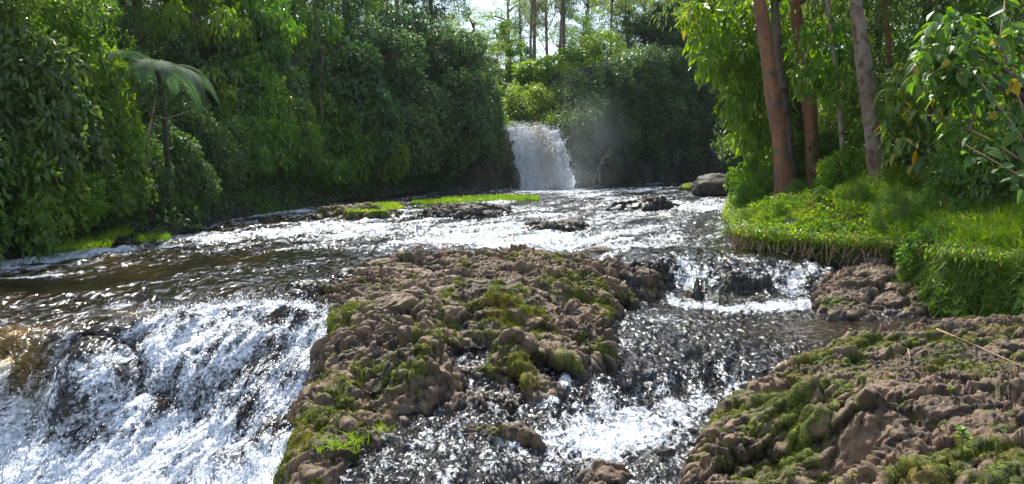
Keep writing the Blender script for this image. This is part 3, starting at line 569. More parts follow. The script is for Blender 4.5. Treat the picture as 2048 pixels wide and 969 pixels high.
def dome(n, r, h, zb=0.15, fill=0.45):
    q = unit(rng.normal(size=(n, 3))); q[:, 2] = np.abs(q[:, 2]) * (rng.random(n) < .85) + (-.15 * rng.random(n)) * 0
    rr = (fill + (1 - fill) * rng.random(n) ** .5)[:, None]
    lump_ = 0.8 + .4 * fbm(q[:, 0] * 1.7 + 5, q[:, 1] * 1.7 + q[:, 2], 2, int(rng.integers(999)))[:, None]
    c = q * rr * lump_ * np.array([r, r, h * .9]); c[:, 2] += zb * h
    return c, unit(q + np.array([0, 0, .25]))
def stems(parent, mt, tops, base=(0, 0, 0), r0=0.05, name='stem', wig=0.12):
    mb = MB()
    for tpt in tops:
        tpt = np.asarray(tpt, float); b = np.asarray(base, float); s = np.linspace(0, 1, 7)[:, None]
        path = b + (tpt - b) * s + np.array([0, 0, .25]) * np.linalg.norm(tpt - b) * (s - s * s)
        path = path + rng.normal(size=path.shape) * wig * np.sin(s * math.pi) * .5
        mb.tube(path, np.linspace(r0, r0 * .25, 7), 6)
    return mb.build(name, mt, parent)
def shrub(name, mt, r=1.0, h=1.6, nc=55, npl=46, rc=.32, size=.13, wr=.5, shape='dia', droop=.5, fill=.5, squash=(1, 1, 1), bark=None):
    t = empty(name, (0, 0, 0)); c, o = dome(nc, r, h, .15, fill)
    p, D, Nn, L, rn = clumps(c, rc * (.7 + .6 * rng.random(nc)), o, npl, size, droop, squash=squash)
    leaf_obj('foliage', mt, t, p, D, Nn, L, L * wr, shape, rnd=rn)
    stems(t, bark or M_bark, c[rng.choice(nc, 9)], r0=.045); return t
def tree(name, mt, bark, H=9, cr=2.6, c0=.3, nc=110, npl=60, rc=.62, size=.16, wr=.45, shape='dia', droop=.6, tr=.16, lean=(0, 0), fill=.35, lobes=6, squash=(1, 1, .8)):
    t = empty(name, (0, 0, 0)); s = np.linspace(0, 1, 12)
    path = np.stack([lean[0] * s ** 1.3 + .12 * np.sin(s * 5 + rng.random() * 6), lean[1] * s ** 1.3 + .1 * np.sin(s * 4 + rng.random() * 6), s * H * .93], 1)
    mb = MB(); mb.tube(path, tr * (1.15 - .85 * s) * (1 + .5 * np.exp(-s * 25)), 10); cen = []; ou = []
    for i in range(lobes):
        f = c0 + (1 - c0) * (i + .5 * rng.random()) / lobes; k = min(int(f * 11), 11); b = path[k]; a = i * 2.4 + rng.random(); e = cr * (.75 if f > .85 else 1) * (.55 + .35 * rng.random())
        cc = b + np.array([math.cos(a) * e * .8, math.sin(a) * e * .8, .12 * H * (rng.random() + .2)])
        ps = np.linspace(0, 1, 6)[:, None]; pp = b + (cc - b) * ps + np.array([0, 0, .3]) * (ps - ps * ps) * e; mb.tube(pp, tr * .42 * (1.1 - ps[:, 0] * .85), 6)
        n = nc // lobes; q = unit(rng.normal(size=(n, 3))); r_ = (fill + (1 - fill) * rng.random(n) ** .5)[:, None]
        cl_ = cc + q * r_ * np.array([cr * .62, cr * .62, H * (1 - c0) / lobes * .95]); cen.append(cl_); ou.append(unit(q + [0, 0, .2]))
        for j in rng.choice(n, 5):
            pp = cc + (cl_[j] - cc) * ps; mb.tube(pp, tr * .14 * (1.1 - ps[:, 0] * .8), 5)
    cen = np.concatenate(cen); ou = np.concatenate(ou)
    p, D, Nn, L, rn = clumps(cen, rc * (.6 + .7 * rng.random(len(cen))), ou, npl, size, droop, squash=squash)
    mb.build('trunk', bark, t); leaf_obj('crown', mt, t, p, D, Nn, L, L * wr, shape, rnd=rn); return t
used = set()
def put(proto, px, Y, sc=1.0, label=None, cat=None, group=None, dz=-.1, rz=None, z=None, name=None):
    x, y = PD(px, 310, Y)[:2]
    o = proto if proto.name not in used else copy_tree(proto)
    used.add(proto.name); s3 = (sc,) * 3 if not hasattr(sc, '__len__') else sc
    o.location = (x, y, (tz(x, y) if z is None else z) + dz); o.rotation_euler = (0, 0, rng.random() * 6.28 if rz is None else rz); o.scale = s3
    return tag(o, label, cat, group)

SH_dark = shrub('broadleaf_shrub', M_lf_dark, nc=75, npl=80, size=.115, wr=.5, shape='ov')
SH_mid = shrub('leafy_shrub', M_lf_mid, nc=75, npl=75, size=.11, wr=.5, shape='ov', rc=.27)
SH_lite = shrub('bright_shrub', M_lf_lite, nc=55, npl=55, size=.15, wr=.5, shape='ov', rc=.28, fill=.6)
SH_vine = shrub('vine_mound', M_lf_blue, r=1.2, h=2.2, nc=130, npl=75, size=.125, wr=.8, rc=.32, droop=.4, fill=.72)
SH_small = shrub('fine_leaved_shrub', M_lf_mid, nc=90, npl=60, size=.085, wr=.45, rc=.24)
SH_big = shrub('large_leaved_shrub', M_lf_big, nc=34, npl=26, size=.19, wr=.55, shape='ov', rc=.35, fill=.6, droop=.7)
TR_dense = tree('dense_tree', M_lf_dark, M_bark, nc=190, npl=120, size=.125, c0=.12, rc=.5, lobes=8, shape='dia')
TR_mid = tree('leafy_tree', M_lf_mid, M_bark, H=8, cr=2.3, nc=190, npl=110, size=.115, c0=.12, lobes=9, shape='dia', rc=.42)
TR_low = tree('bushy_tree', M_lf_blue, M_bark, H=6, cr=2.0, nc=190, npl=110, size=.135, c0=.05, lobes=8, rc=.5, wr=.8, droop=.35, fill=.6)
TR_euc = tree('eucalyptus', M_lf_euc, M_bark_gr, H=17, cr=1.5, c0=.20, nc=110, npl=50, rc=.5, size=.20, wr=.22, droop=1.3, tr=.11, lobes=11, fill=.3)
TR_euc2 = tree('eucalyptus', M_lf_euc, M_bark_gr, H=15, cr=1.3, c0=.26, nc=84, npl=45, rc=.45, size=.20, wr=.22, droop=1.3, tr=.09, lobes=9, fill=.3, lean=(.9, .2))
TR_spread = tree('spreading_tree', M_lf_mid, M_bark, H=11, cr=4.2, c0=.28, nc=150, npl=80, rc=.62, size=.17, wr=.4, droop=.5, tr=.3, lobes=10, fill=.5)
TR_lite = tree('bright_leaved_tree', M_lf_lite, M_bark, H=7.5, cr=1.9, c0=.08, nc=120, npl=60, rc=.42, size=.24, wr=.36, shape='ov', droop=1.1, lobes=8, tr=.13)

G1 = 'shrubs along the left bank'; G2 = 'trees on the left slope'; G3 = 'eucalyptus trees above the cliff'; G4 = 'trees behind the cliff rim'; G5 = 'shrubs on the right bank'; G6 = 'trees behind the right bank'
# front row along the left water line
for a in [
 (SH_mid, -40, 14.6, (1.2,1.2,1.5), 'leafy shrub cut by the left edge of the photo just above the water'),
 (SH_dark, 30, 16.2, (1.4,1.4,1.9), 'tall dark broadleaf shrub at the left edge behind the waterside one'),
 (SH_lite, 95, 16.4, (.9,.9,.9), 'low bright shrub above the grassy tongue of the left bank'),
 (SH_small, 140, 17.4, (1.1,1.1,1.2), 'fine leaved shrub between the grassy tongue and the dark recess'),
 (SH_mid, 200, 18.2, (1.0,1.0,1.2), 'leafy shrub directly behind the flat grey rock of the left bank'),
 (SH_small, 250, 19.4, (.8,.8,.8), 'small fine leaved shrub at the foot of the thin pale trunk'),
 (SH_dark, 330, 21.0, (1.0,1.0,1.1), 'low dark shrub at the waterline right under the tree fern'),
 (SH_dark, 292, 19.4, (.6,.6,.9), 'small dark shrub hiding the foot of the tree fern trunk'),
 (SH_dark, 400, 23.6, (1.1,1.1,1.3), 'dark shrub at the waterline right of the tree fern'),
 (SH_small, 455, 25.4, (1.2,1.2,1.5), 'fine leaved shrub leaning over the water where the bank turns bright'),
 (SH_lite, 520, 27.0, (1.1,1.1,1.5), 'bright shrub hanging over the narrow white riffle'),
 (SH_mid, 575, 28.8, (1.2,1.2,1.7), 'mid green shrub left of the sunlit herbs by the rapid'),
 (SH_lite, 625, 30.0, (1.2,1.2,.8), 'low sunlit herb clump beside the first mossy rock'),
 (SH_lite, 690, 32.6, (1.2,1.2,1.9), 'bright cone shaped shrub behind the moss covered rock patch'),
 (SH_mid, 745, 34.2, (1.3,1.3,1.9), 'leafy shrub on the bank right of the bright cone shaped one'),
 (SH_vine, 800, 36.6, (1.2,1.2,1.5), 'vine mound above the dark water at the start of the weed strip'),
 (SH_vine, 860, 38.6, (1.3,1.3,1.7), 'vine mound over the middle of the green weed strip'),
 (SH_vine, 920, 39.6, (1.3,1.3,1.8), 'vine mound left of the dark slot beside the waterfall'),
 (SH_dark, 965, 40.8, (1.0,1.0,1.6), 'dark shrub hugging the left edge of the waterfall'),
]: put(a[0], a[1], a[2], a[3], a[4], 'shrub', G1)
# second row and up the slope
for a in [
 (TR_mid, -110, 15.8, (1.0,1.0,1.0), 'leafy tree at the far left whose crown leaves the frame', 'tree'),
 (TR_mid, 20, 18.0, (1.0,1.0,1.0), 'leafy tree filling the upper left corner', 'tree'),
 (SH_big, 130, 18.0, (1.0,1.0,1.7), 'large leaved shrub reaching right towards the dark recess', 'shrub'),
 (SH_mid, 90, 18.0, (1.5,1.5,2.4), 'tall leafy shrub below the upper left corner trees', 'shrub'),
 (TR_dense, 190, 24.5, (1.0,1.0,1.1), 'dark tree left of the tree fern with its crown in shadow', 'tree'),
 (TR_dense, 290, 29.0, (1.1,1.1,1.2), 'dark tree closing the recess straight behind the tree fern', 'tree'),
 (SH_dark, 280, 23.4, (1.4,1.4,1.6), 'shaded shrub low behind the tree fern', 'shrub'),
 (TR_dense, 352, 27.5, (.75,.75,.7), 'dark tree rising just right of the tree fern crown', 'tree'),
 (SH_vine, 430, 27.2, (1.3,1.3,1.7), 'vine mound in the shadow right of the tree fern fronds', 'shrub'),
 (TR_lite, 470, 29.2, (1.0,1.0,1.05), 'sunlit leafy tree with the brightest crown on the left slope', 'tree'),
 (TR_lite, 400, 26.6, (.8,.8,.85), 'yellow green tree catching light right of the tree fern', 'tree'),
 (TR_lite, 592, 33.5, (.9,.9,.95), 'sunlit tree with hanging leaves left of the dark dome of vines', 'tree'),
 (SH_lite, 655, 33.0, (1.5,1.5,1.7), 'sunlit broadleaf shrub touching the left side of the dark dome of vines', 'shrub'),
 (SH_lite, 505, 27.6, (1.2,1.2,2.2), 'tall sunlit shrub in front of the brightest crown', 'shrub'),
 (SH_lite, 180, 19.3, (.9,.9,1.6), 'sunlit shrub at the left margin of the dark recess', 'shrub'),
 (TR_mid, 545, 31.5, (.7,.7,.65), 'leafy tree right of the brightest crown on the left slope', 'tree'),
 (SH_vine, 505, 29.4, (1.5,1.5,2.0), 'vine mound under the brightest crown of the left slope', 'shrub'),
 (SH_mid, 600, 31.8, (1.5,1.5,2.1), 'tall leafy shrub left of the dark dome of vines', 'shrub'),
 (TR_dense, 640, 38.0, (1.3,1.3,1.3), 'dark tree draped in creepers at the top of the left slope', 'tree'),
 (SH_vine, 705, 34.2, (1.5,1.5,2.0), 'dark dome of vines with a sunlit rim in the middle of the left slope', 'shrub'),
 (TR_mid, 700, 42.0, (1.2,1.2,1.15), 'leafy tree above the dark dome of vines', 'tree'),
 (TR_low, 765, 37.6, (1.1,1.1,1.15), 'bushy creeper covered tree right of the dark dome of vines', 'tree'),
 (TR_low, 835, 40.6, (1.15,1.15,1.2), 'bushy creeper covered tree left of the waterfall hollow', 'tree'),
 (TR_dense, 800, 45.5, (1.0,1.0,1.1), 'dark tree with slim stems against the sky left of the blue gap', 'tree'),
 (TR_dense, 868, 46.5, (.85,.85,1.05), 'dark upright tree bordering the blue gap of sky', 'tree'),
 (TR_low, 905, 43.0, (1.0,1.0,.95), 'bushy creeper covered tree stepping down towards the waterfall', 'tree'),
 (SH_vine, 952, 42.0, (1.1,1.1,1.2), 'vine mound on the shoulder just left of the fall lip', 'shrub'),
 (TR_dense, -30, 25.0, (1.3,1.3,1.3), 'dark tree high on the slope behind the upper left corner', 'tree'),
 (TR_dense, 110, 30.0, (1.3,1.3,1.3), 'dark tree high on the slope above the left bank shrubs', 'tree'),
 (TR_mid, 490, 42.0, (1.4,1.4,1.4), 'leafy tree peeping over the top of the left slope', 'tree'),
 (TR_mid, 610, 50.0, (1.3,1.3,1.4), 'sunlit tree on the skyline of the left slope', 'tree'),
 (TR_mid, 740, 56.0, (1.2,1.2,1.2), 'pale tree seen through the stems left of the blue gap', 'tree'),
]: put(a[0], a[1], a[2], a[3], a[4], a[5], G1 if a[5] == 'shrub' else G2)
# behind the fall and along the cliff rim
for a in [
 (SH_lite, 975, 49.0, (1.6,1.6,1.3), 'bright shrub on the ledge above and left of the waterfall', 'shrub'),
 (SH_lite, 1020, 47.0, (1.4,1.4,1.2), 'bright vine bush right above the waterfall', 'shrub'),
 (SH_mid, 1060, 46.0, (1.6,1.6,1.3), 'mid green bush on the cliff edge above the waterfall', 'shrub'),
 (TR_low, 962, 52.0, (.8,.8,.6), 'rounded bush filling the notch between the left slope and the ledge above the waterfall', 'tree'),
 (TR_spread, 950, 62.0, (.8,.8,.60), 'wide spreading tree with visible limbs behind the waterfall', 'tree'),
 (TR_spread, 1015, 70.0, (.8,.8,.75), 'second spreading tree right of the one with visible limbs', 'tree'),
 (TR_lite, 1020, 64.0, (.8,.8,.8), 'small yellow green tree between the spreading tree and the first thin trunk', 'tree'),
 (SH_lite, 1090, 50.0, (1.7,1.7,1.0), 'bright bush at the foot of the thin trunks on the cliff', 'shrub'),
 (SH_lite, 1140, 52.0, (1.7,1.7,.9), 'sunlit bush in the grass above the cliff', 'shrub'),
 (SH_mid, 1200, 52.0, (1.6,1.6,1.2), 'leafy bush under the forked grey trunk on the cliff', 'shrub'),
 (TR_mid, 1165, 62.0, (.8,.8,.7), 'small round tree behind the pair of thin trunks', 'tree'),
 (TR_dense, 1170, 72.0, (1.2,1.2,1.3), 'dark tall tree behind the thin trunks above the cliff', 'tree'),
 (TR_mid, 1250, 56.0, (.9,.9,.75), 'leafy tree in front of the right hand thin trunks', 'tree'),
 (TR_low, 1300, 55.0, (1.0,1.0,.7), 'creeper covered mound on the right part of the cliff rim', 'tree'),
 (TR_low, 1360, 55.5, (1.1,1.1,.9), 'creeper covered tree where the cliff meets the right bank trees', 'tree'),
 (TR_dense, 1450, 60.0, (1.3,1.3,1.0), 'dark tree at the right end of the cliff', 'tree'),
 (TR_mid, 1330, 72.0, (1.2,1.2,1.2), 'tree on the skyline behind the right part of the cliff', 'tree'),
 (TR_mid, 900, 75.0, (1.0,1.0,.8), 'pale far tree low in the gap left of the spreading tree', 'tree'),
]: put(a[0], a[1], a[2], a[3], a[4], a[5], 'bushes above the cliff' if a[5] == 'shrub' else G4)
for i, (px, Y, s, arch, lab) in enumerate([
 (1058, 51, 1.0, TR_euc2, 'leftmost thin eucalyptus above the cliff leaning a little'), (1071, 54, 1.05, TR_euc, 'thin straight eucalyptus just right of the leftmost leaning one'),
 (1094, 57, 1.0, TR_euc, 'thin eucalyptus standing alone between the left pair and the close twin trunks'), (1118, 52, 1.0, TR_euc2, 'left one of the two close twin eucalyptus trunks'),
 (1123, 52.6, 1.05, TR_euc, 'right one of the two close twin eucalyptus trunks'), (1218, 56, 1.0, TR_euc2, 'grey eucalyptus rising from the bright clump in the middle of the rim'),
 (1252, 62, 1.1, TR_euc, 'far eucalyptus seen above the leafy tree of the rim'), (1283, 58, 1.0, TR_euc, 'eucalyptus at the bright sky gap right of the leafy tree'),
 (1352, 58, 1.1, TR_euc2, 'brown eucalyptus left one of the pair at the right end of the rim'), (1365, 60, 1.1, TR_euc, 'brown eucalyptus right one of the pair at the right end of the rim'),
 (1040, 70, 1.0, TR_euc, 'faint far eucalyptus behind the leftmost leaning one')]):
    put(arch, px, Y, (s, s, s), lab, 'eucalyptus', G3)

# ------------------------------------------------------------------ undergrowth and ivy laid over the land
def cover(name, region, n, mt, rc, npl, size, wr, shape, droop, squash=(1, 1, 1), kind='stuff', lift=.0, filt=None, outb=.5):
    x0, x1, y0, y1 = region; x = rng.uniform(x0, x1, n * 3); y = rng.uniform(y0, y1, n * 3)
    d = -sdist(x, y, RIVER); k = (d > .1) & (filt(x, y, d) if filt else True); x = x[k][:n]; y = y[k][:n]
    e = .15; z = terrain(x, y); gx_ = (terrain(x + e, y) - terrain(x - e, y)) / (2 * e); gy_ = (terrain(x, y + e) - terrain(x, y - e)) / (2 * e)
    nn = unit(np.stack([-gx_, -gy_, np.ones_like(x)], 1)); c = np.stack([x, y, z], 1) + nn * lift
    p, D, Nn, L, rn = clumps(c, rc * (.5 + rng.random(len(c))), nn, npl, size, droop, squash=squash)
    o = leaf_obj(name, mt, None, p, D, Nn, L, L * wr, shape, rnd=rn); tag(o, kind=kind); return o, c, nn
cover('undergrowth', (-26, -3, 11, 44), 3400, M_lf_dark, .42, 34, .15, .5, 'dia', .6, filt=lambda x, y, d: (d < 13) & (x < -3.2) & (x > -.75 * y))
cover('undergrowth', (-24, -3, 11, 44), 1300, M_lf_mid, .36, 34, .13, .5, 'dia', .6, filt=lambda x, y, d: (d < 9) & (x < -3.2) & (x > -.75 * y), lift=.1)
def cliff_cover(name, n, mt, zr, size, rc, npl, wr, droop, sq, lift):
    # points on the cliff face: walk the cliff foot line and pick heights
    q = [FALL_R + np.array([.3, .2])] + rp; q = np.array(q); seg = np.diff(q, axis=0); ln = np.hypot(*seg.T); cum = np.r_[0, np.cumsum(ln)]
    s = rng.random(n) * cum[-1]; i = np.clip(np.searchsorted(cum, s) - 1, 0, len(seg) - 1); f = (s - cum[i]) / ln[i]; b = q[i] + seg[i] * f[:, None]
    nrm = np.stack([seg[i, 1], -seg[i, 0]], 1) / ln[i][:, None]; back = -nrm
    t = rng.uniform(0.0, 2.2, n) ** 1.0; pt = b + back * t[:, None]; z = terrain(pt[:, 0], pt[:, 1]); top = plat(pt[:, 0], pt[:, 1])
    zz = z.copy(); k = rng.random(n); hh = zr[0] + (zr[1] - zr[0]) * k
    # put each point where the terrain first reaches height hh*top
    tt = np.zeros(n)
    for tv in np.linspace(2.4, 0, 25):
        p2 = b + back * tv; z2 = terrain(p2[:, 0], p2[:, 1]); tt = np.where(z2 > hh * top, tv, tt)
    p2 = b + back * tt[:, None]; zc = hh * top
    out3 = np.c_[nrm * .9, np.full(n, .35)]; c = np.c_[p2, zc] + np.c_[nrm, np.zeros(n)] * lift * rng.random(n)[:, None]
    th = fbm(s * .35, zc * .5, 3, 90); keep = (zc > 2.2 + .10 * s + 4.0 * (th - .5)) | (rng.random(n) < .12); c[:, :2] += nrm * (1.6 * (fbm(s * .7, zc * .7, 3, 95) - .45))[:, None]; c = c[keep]; out3 = out3[keep]
    p, D, Nn, L, rn = clumps(c, rc * (.5 + rng.random(len(c))), unit(out3), npl, size, droop, squash=sq)
    o = leaf_obj(name, mt, None, p, D, Nn, L, L * wr, 'dia', rnd=rn); return tag(o, kind='stuff')
cliff_cover('ivy', 2300, M_lf_blue, (.12, 1.02), .16, .42, 44, .8, .5, (1, 1, 1.1), .9)
cliff_cover('ivy', 500, M_lf_dark, (.1, 1.0), .12, .30, 44, .7, .7, (.8, .8, 2.4), 1.2)
cover('undergrowth', (-8, 34, 40, 66), 2600, M_lf_lite, .45, 26, .17, .5, 'dia', .4, filt=lambda x, y, d: (d > 1.0) & (y > 41) & (np.abs(x - 1.5) > -1))
# vines around the waterfall notch
n = 420; tx = rng.uniform(-2.2, 6.5, n); ty = 41.2 + .3 * (tx) + rng.uniform(-.3, 2.5, n); zz = terrain(tx, ty); k = (zz > 3.6) | (tx < -.5); c = np.c_[tx, ty, zz][k]
p, D, Nn, L, rn = clumps(c, .4, np.tile([[0, -.8, .5]], (len(c), 1)), 44, .15, .9, squash=(1, 1, 1.4)); o = leaf_obj('ivy', M_lf_mid, None, p, D, Nn, L, L * .7, 'dia', rnd=rn); tag(o, kind='stuff')

# lianas and bare stems in front of the left wall
def liana(px, Y, zt, zb_, label, r=.022, sway=.5, mt=None):
    x, y = PD(px, 310, Y)[:2]; t = MB(); s = np.linspace(0, 1, 18); a = rng.random() * 6
    path = np.stack([sway * np.sin(s * 2.2 + a) - sway * math.sin(a) + .05 * np.sin(s * 13 + a), .3 * sway * np.sin(s * 3), (zt - zb_) * s], 1); t.tube(path, r * (1.2 - .5 * s), 6)
    o = t.build('liana', mt or M_bark_wh); o.location = (x, y, zb_); return tag(o, label, 'liana', 'bare stems and lianas in the left wall of foliage')
for a in [ (392, 22.5, 5.0, .8, 'thin liana to the right of the tree fern crown'), (560, 27.8, 6.0, 1.2, 'grey stem between the bright shrub and the dark dome of vines'),
 (640, 31.0, 8.0, 3.0, 'bare stem rising above the dark dome of vines'), (785, 37.0, 11, 4.5, 'dark slim stem leftmost of those against the sky left of the blue gap'), (800, 37.3, 12, 4.5, 'dark slim stem in the middle of those left of the blue gap'), (822, 37.6, 12, 4.6, 'dark slim stem rightmost of those left of the blue gap')]:
    liana(a[0], a[1], a[2], a[3], a[4], .03 if a[1] > 30 else .012, .3, M_bark)
# ------------------------------------------------------------------ tree fern and the thin pale trunk
def frond(name, parent, length, az, rise, droop, mt, pin=.44, n=21, up0=0.0):
    s = np.linspace(0, 1, 24); h = np.array([math.cos(az), math.sin(az), 0])
    path = h * (length * (s - .18 * s ** 3))[:, None] + np.array([0, 0, 1]) * (length * (rise * s - droop * s ** 2.2))[:, None]
    mb = MB(); mb.tube(path, .018 * (1.1 - s), 5); st_ = np.repeat(np.linspace(.1, .99, n), 2); sg = np.tile([1, -1], n)
    p = np.stack([np.interp(st_, s, path[:, i]) for i in range(3)], 1); T = unit(np.gradient(path, axis=0)); Tt = unit(np.stack([np.interp(st_, s, T[:, i]) for i in range(3)], 1))
    side = unit(np.cross(Tt, [0, 0, 1.0])); D = side * sg[:, None] + Tt * .45; L = pin * length / 2 * np.sin(np.clip(st_ * 1.02, 0, 1) ** .7 * math.pi) ** .8 + .02
    Nn = unit(np.cross(side, Tt)); Nn *= np.sign(Nn[:, 2:3] + 1e-6)
    # each pinna carries rows of leaflets
    k = 12; q = np.repeat(np.linspace(.08, .95, k)[None], len(p), 0).ravel(); pi = np.repeat(np.arange(len(p)), k)
    Du = unit(D)[pi]; base = p[pi] + Du * (L[pi] * q)[:, None] + np.array([0, 0, -1.0]) * (.18 * L[pi] * q ** 2)[:, None]; b2 = unit(np.cross(Du, Nn[pi]))
    Ls = (.058 * length / 2) * (1.1 - q); base = np.r_[base, base]; D2 = np.r_[b2 + .5 * Du, -b2 + .5 * Du]; N2 = np.r_[Nn[pi], Nn[pi]]; Ls = np.r_[Ls, Ls] + .010
    V, Fs, r = leaf_arrays(base, D2, N2, Ls, Ls * .5, 'dia', .1, .1)
    f = mk('frond', V, Fs, mt, parent, fattrs={'rnd': r}); mb.build('rachis', M_bark, f); return f
def fern(name, px, Y, zt, hb, n, L, label, rise=.62, dr=.80, az0=0, span=2 * math.pi):
    x, y = PD(px, 310, Y)[:2]; zb = tz(x, y) - .1; t = empty(name, (x, y, zb)); mb = MB(); s = np.linspace(0, 1, 14)
    H = zt - zb; mb.tube(np.stack([.10 * np.sin(s * 3), .06 * np.sin(s * 4), s * H], 1), .075 + .02 * np.sin(s * 40) - .02 * s, 9); mb.build('trunk', M_bark_dk, t)
    for i in range(n):
        f = frond('frond', t, L * (.85 + .3 * rng.random()), az0 + span * i / n + .2 * rng.random(), rise * (.45 + .95 * rng.random()), dr * (.8 + .4 * rng.random()), M_fern)
        f.location = (.10 * math.sin(3), .06 * math.sin(4), H)
    return tag(t, label, 'tree fern')
M_fern = leaf_mat('fern_green', (0.040, 0.090, 0.045), (0.070, 0.130, 0.060), trans=.3, rough=.75)
fern('tree_fern', 325, 19.5, 4.05, 0, 12, 1.75, 'tall tree fern spreading its fronds in the dark recess of the left bank')
fern('tree_fern', 308, 20.0, 1.75, 0, 9, 1.05, 'small fern low under the tall tree fern', rise=.35)
fern('tree_fern', 250, 19.6, 1.55, 0, 8, .95, 'small fern left of the thin pale trunk', rise=.3)
# thin pale trunk
x, y = PD(284, 310, 19.2)[:2]; t = empty('slender_tree', (x, y, tz(x, y) - .3)); s = np.linspace(0, 1, 16); mb = MB()
mb.tube(np.stack([.02 + .30 * s ** 1.5 + .05 * np.sin(s * 8), .1 * s, 3.0 * s], 1), .035 * (1.1 - .5 * s), 7)
mb.tube(np.array([[.26, .08, 2.5], [.6, .05, 2.42], [.95, 0, 2.5], [1.3, 0, 2.62]]), np.array([.014, .012, .01, .006]), 5)
mb.build('trunk', M_bark_wh, t); p, D, Nn, L, rn = clumps(np.array([[.35, .1, 3.1], [.1, 0, 3.2], [.6, .1, 3.05], [1.3, 0, 2.65]]), .22, np.tile([[0, 0, 1.]], (4, 1)), 22, .16, .8)
leaf_obj('crown', M_lf_dark, t, p, D, Nn, L, L * .4, 'ov', rnd=rn); tag(t, 'thin pale crooked trunk in front of the tree fern', 'tree')

# ------------------------------------------------------------------ right bank: big trunks
def bigtrunk(name, pts, Y, mt, label, r_px, branches=(), crown_r=2.2, dY=0, mtl=None, crownz=7.5):
    q = []
    for i, (px, py) in enumerate(pts): q.append(PD(px, py, Y + dY * i / len(pts)))
    q = np.array(q); base = q[0].copy(); zb = tz(base[0], base[1]); base[2] = min(base[2], zb); q[0, 2] = base[2] - .15
    top = q[-1] + (q[-1] - q[-2]) / np.linalg.norm(q[-1] - q[-2]) * (crownz - q[-1, 2] + 2.5); ks = np.linspace(0, 1, 6)[1:, None]; q = np.r_[q, q[-1] + (top - q[-1]) * ks]
    # resample
    seg = np.r_[0, np.cumsum(np.linalg.norm(np.diff(q, axis=0), axis=1))]; s = np.linspace(0, seg[-1], 60); path = np.stack([np.interp(s, seg, q[:, i]) for i in range(3)], 1)
    for _ in range(3): path[1:-1] = (path[:-2] + path[1:-1] * 2 + path[2:]) / 4
    r = r_px * Y / FPX; u_ = s / s[-1]; rad = r * (1.12 - .62 * u_) * (1 + .55 * np.exp(-s / .28)) * (1 + .05 * np.sin(s * 3.1) + .03 * np.sin(s * 9))
    th = np.linspace(0, 2 * math.pi, 20, endpoint=False); o0 = path[0].copy(); path = path - o0
    t = empty(name, tuple(o0)); V, F, cp = tube(path, rad, 20); n_ = len(path) * 20
    a = np.tile(th, len(path)); ss_ = np.repeat(s, 20); off = (fbm(a * 1.2 + 0 * ss_, ss_ * 1.2, 3, 7) - .5) * .10 * r / .2 * np.sin(a / 2) ** .5 + .32 * r * np.maximum(0, np.cos(a * 4 + 1)) * np.exp(-ss_ / .5)
    c_ = np.repeat(path, 20, 0); V[:n_] += unit(V[:n_] - c_) * off[:, None]
    mk('trunk', V, [F, cp], mt, t, smooth=True)
    mb = MB(); cen = []
    for i in range(9):
        k = 34 + int(25 * i / 9); b = path[k]; az = i * 2.4; e = crown_r * (.6 + .5 * rng.random()); cc = b + np.array([math.cos(az) * e, math.sin(az) * e, .9]); ps = np.linspace(0, 1, 6)[:, None]
        mb.tube(b + (cc - b) * ps + [0, 0, .4] * (ps - ps * ps), r * .32 * (1.1 - ps[:, 0] * .85), 6); cen += [cc + rng.normal(size=3) * .6 for _ in range(10)]
    cen = np.array(cen); mb.build('limb', mt, t)
    p, D, Nn, L, rn = clumps(cen, .55, np.tile([[0, 0, .6]], (len(cen), 1)), 34, .22, 1.1); leaf_obj('crown', mtl or M_lf_euc, t, p, D, Nn, L, L * .25, 'dia', rnd=rn)
    return tag(t, label, 'tree', 'big trunks on the right bank')
bigtrunk('eucalyptus', [(1574, 352), (1560, 280), (1543, 180), (1530, 80), (1518, 0)], 20.5, M_bark_or, 'orange barked leaning trunk nearest the river on the right bank', 15)
bigtrunk('eucalyptus', [(1634, 335), (1618, 200), (1600, 90), (1588, 0)], 21.6, M_bark_or, 'forked orange trunk set back behind the big orange one', 14, dY=1)
bigtrunk('eucalyptus', [(1590, 330), (1572, 230), (1560, 150), (1548, 0)], 21.8, M_bark, 'thin dark trunk showing between the two orange ones', 10)
bigtrunk('eucalyptus', [(1763, 376), (1745, 270), (1727, 130), (1711, 0)], 17.0, M_bark_gr, 'mottled pale trunk with dark foot standing in the grass', 15)
bigtrunk('slender_tree', [(1692, 345), (1680, 220), (1668, 110), (1655, 0)], 20.0, M_bark_wh, 'slim whitish trunk between the orange and the mottled pale trunk', 5)
bigtrunk('slender_tree', [(1792, 290), (1786, 200), (1778, 100)], 22.0, M_bark_or, 'short slim brown trunk right of the mottled pale one', 6)

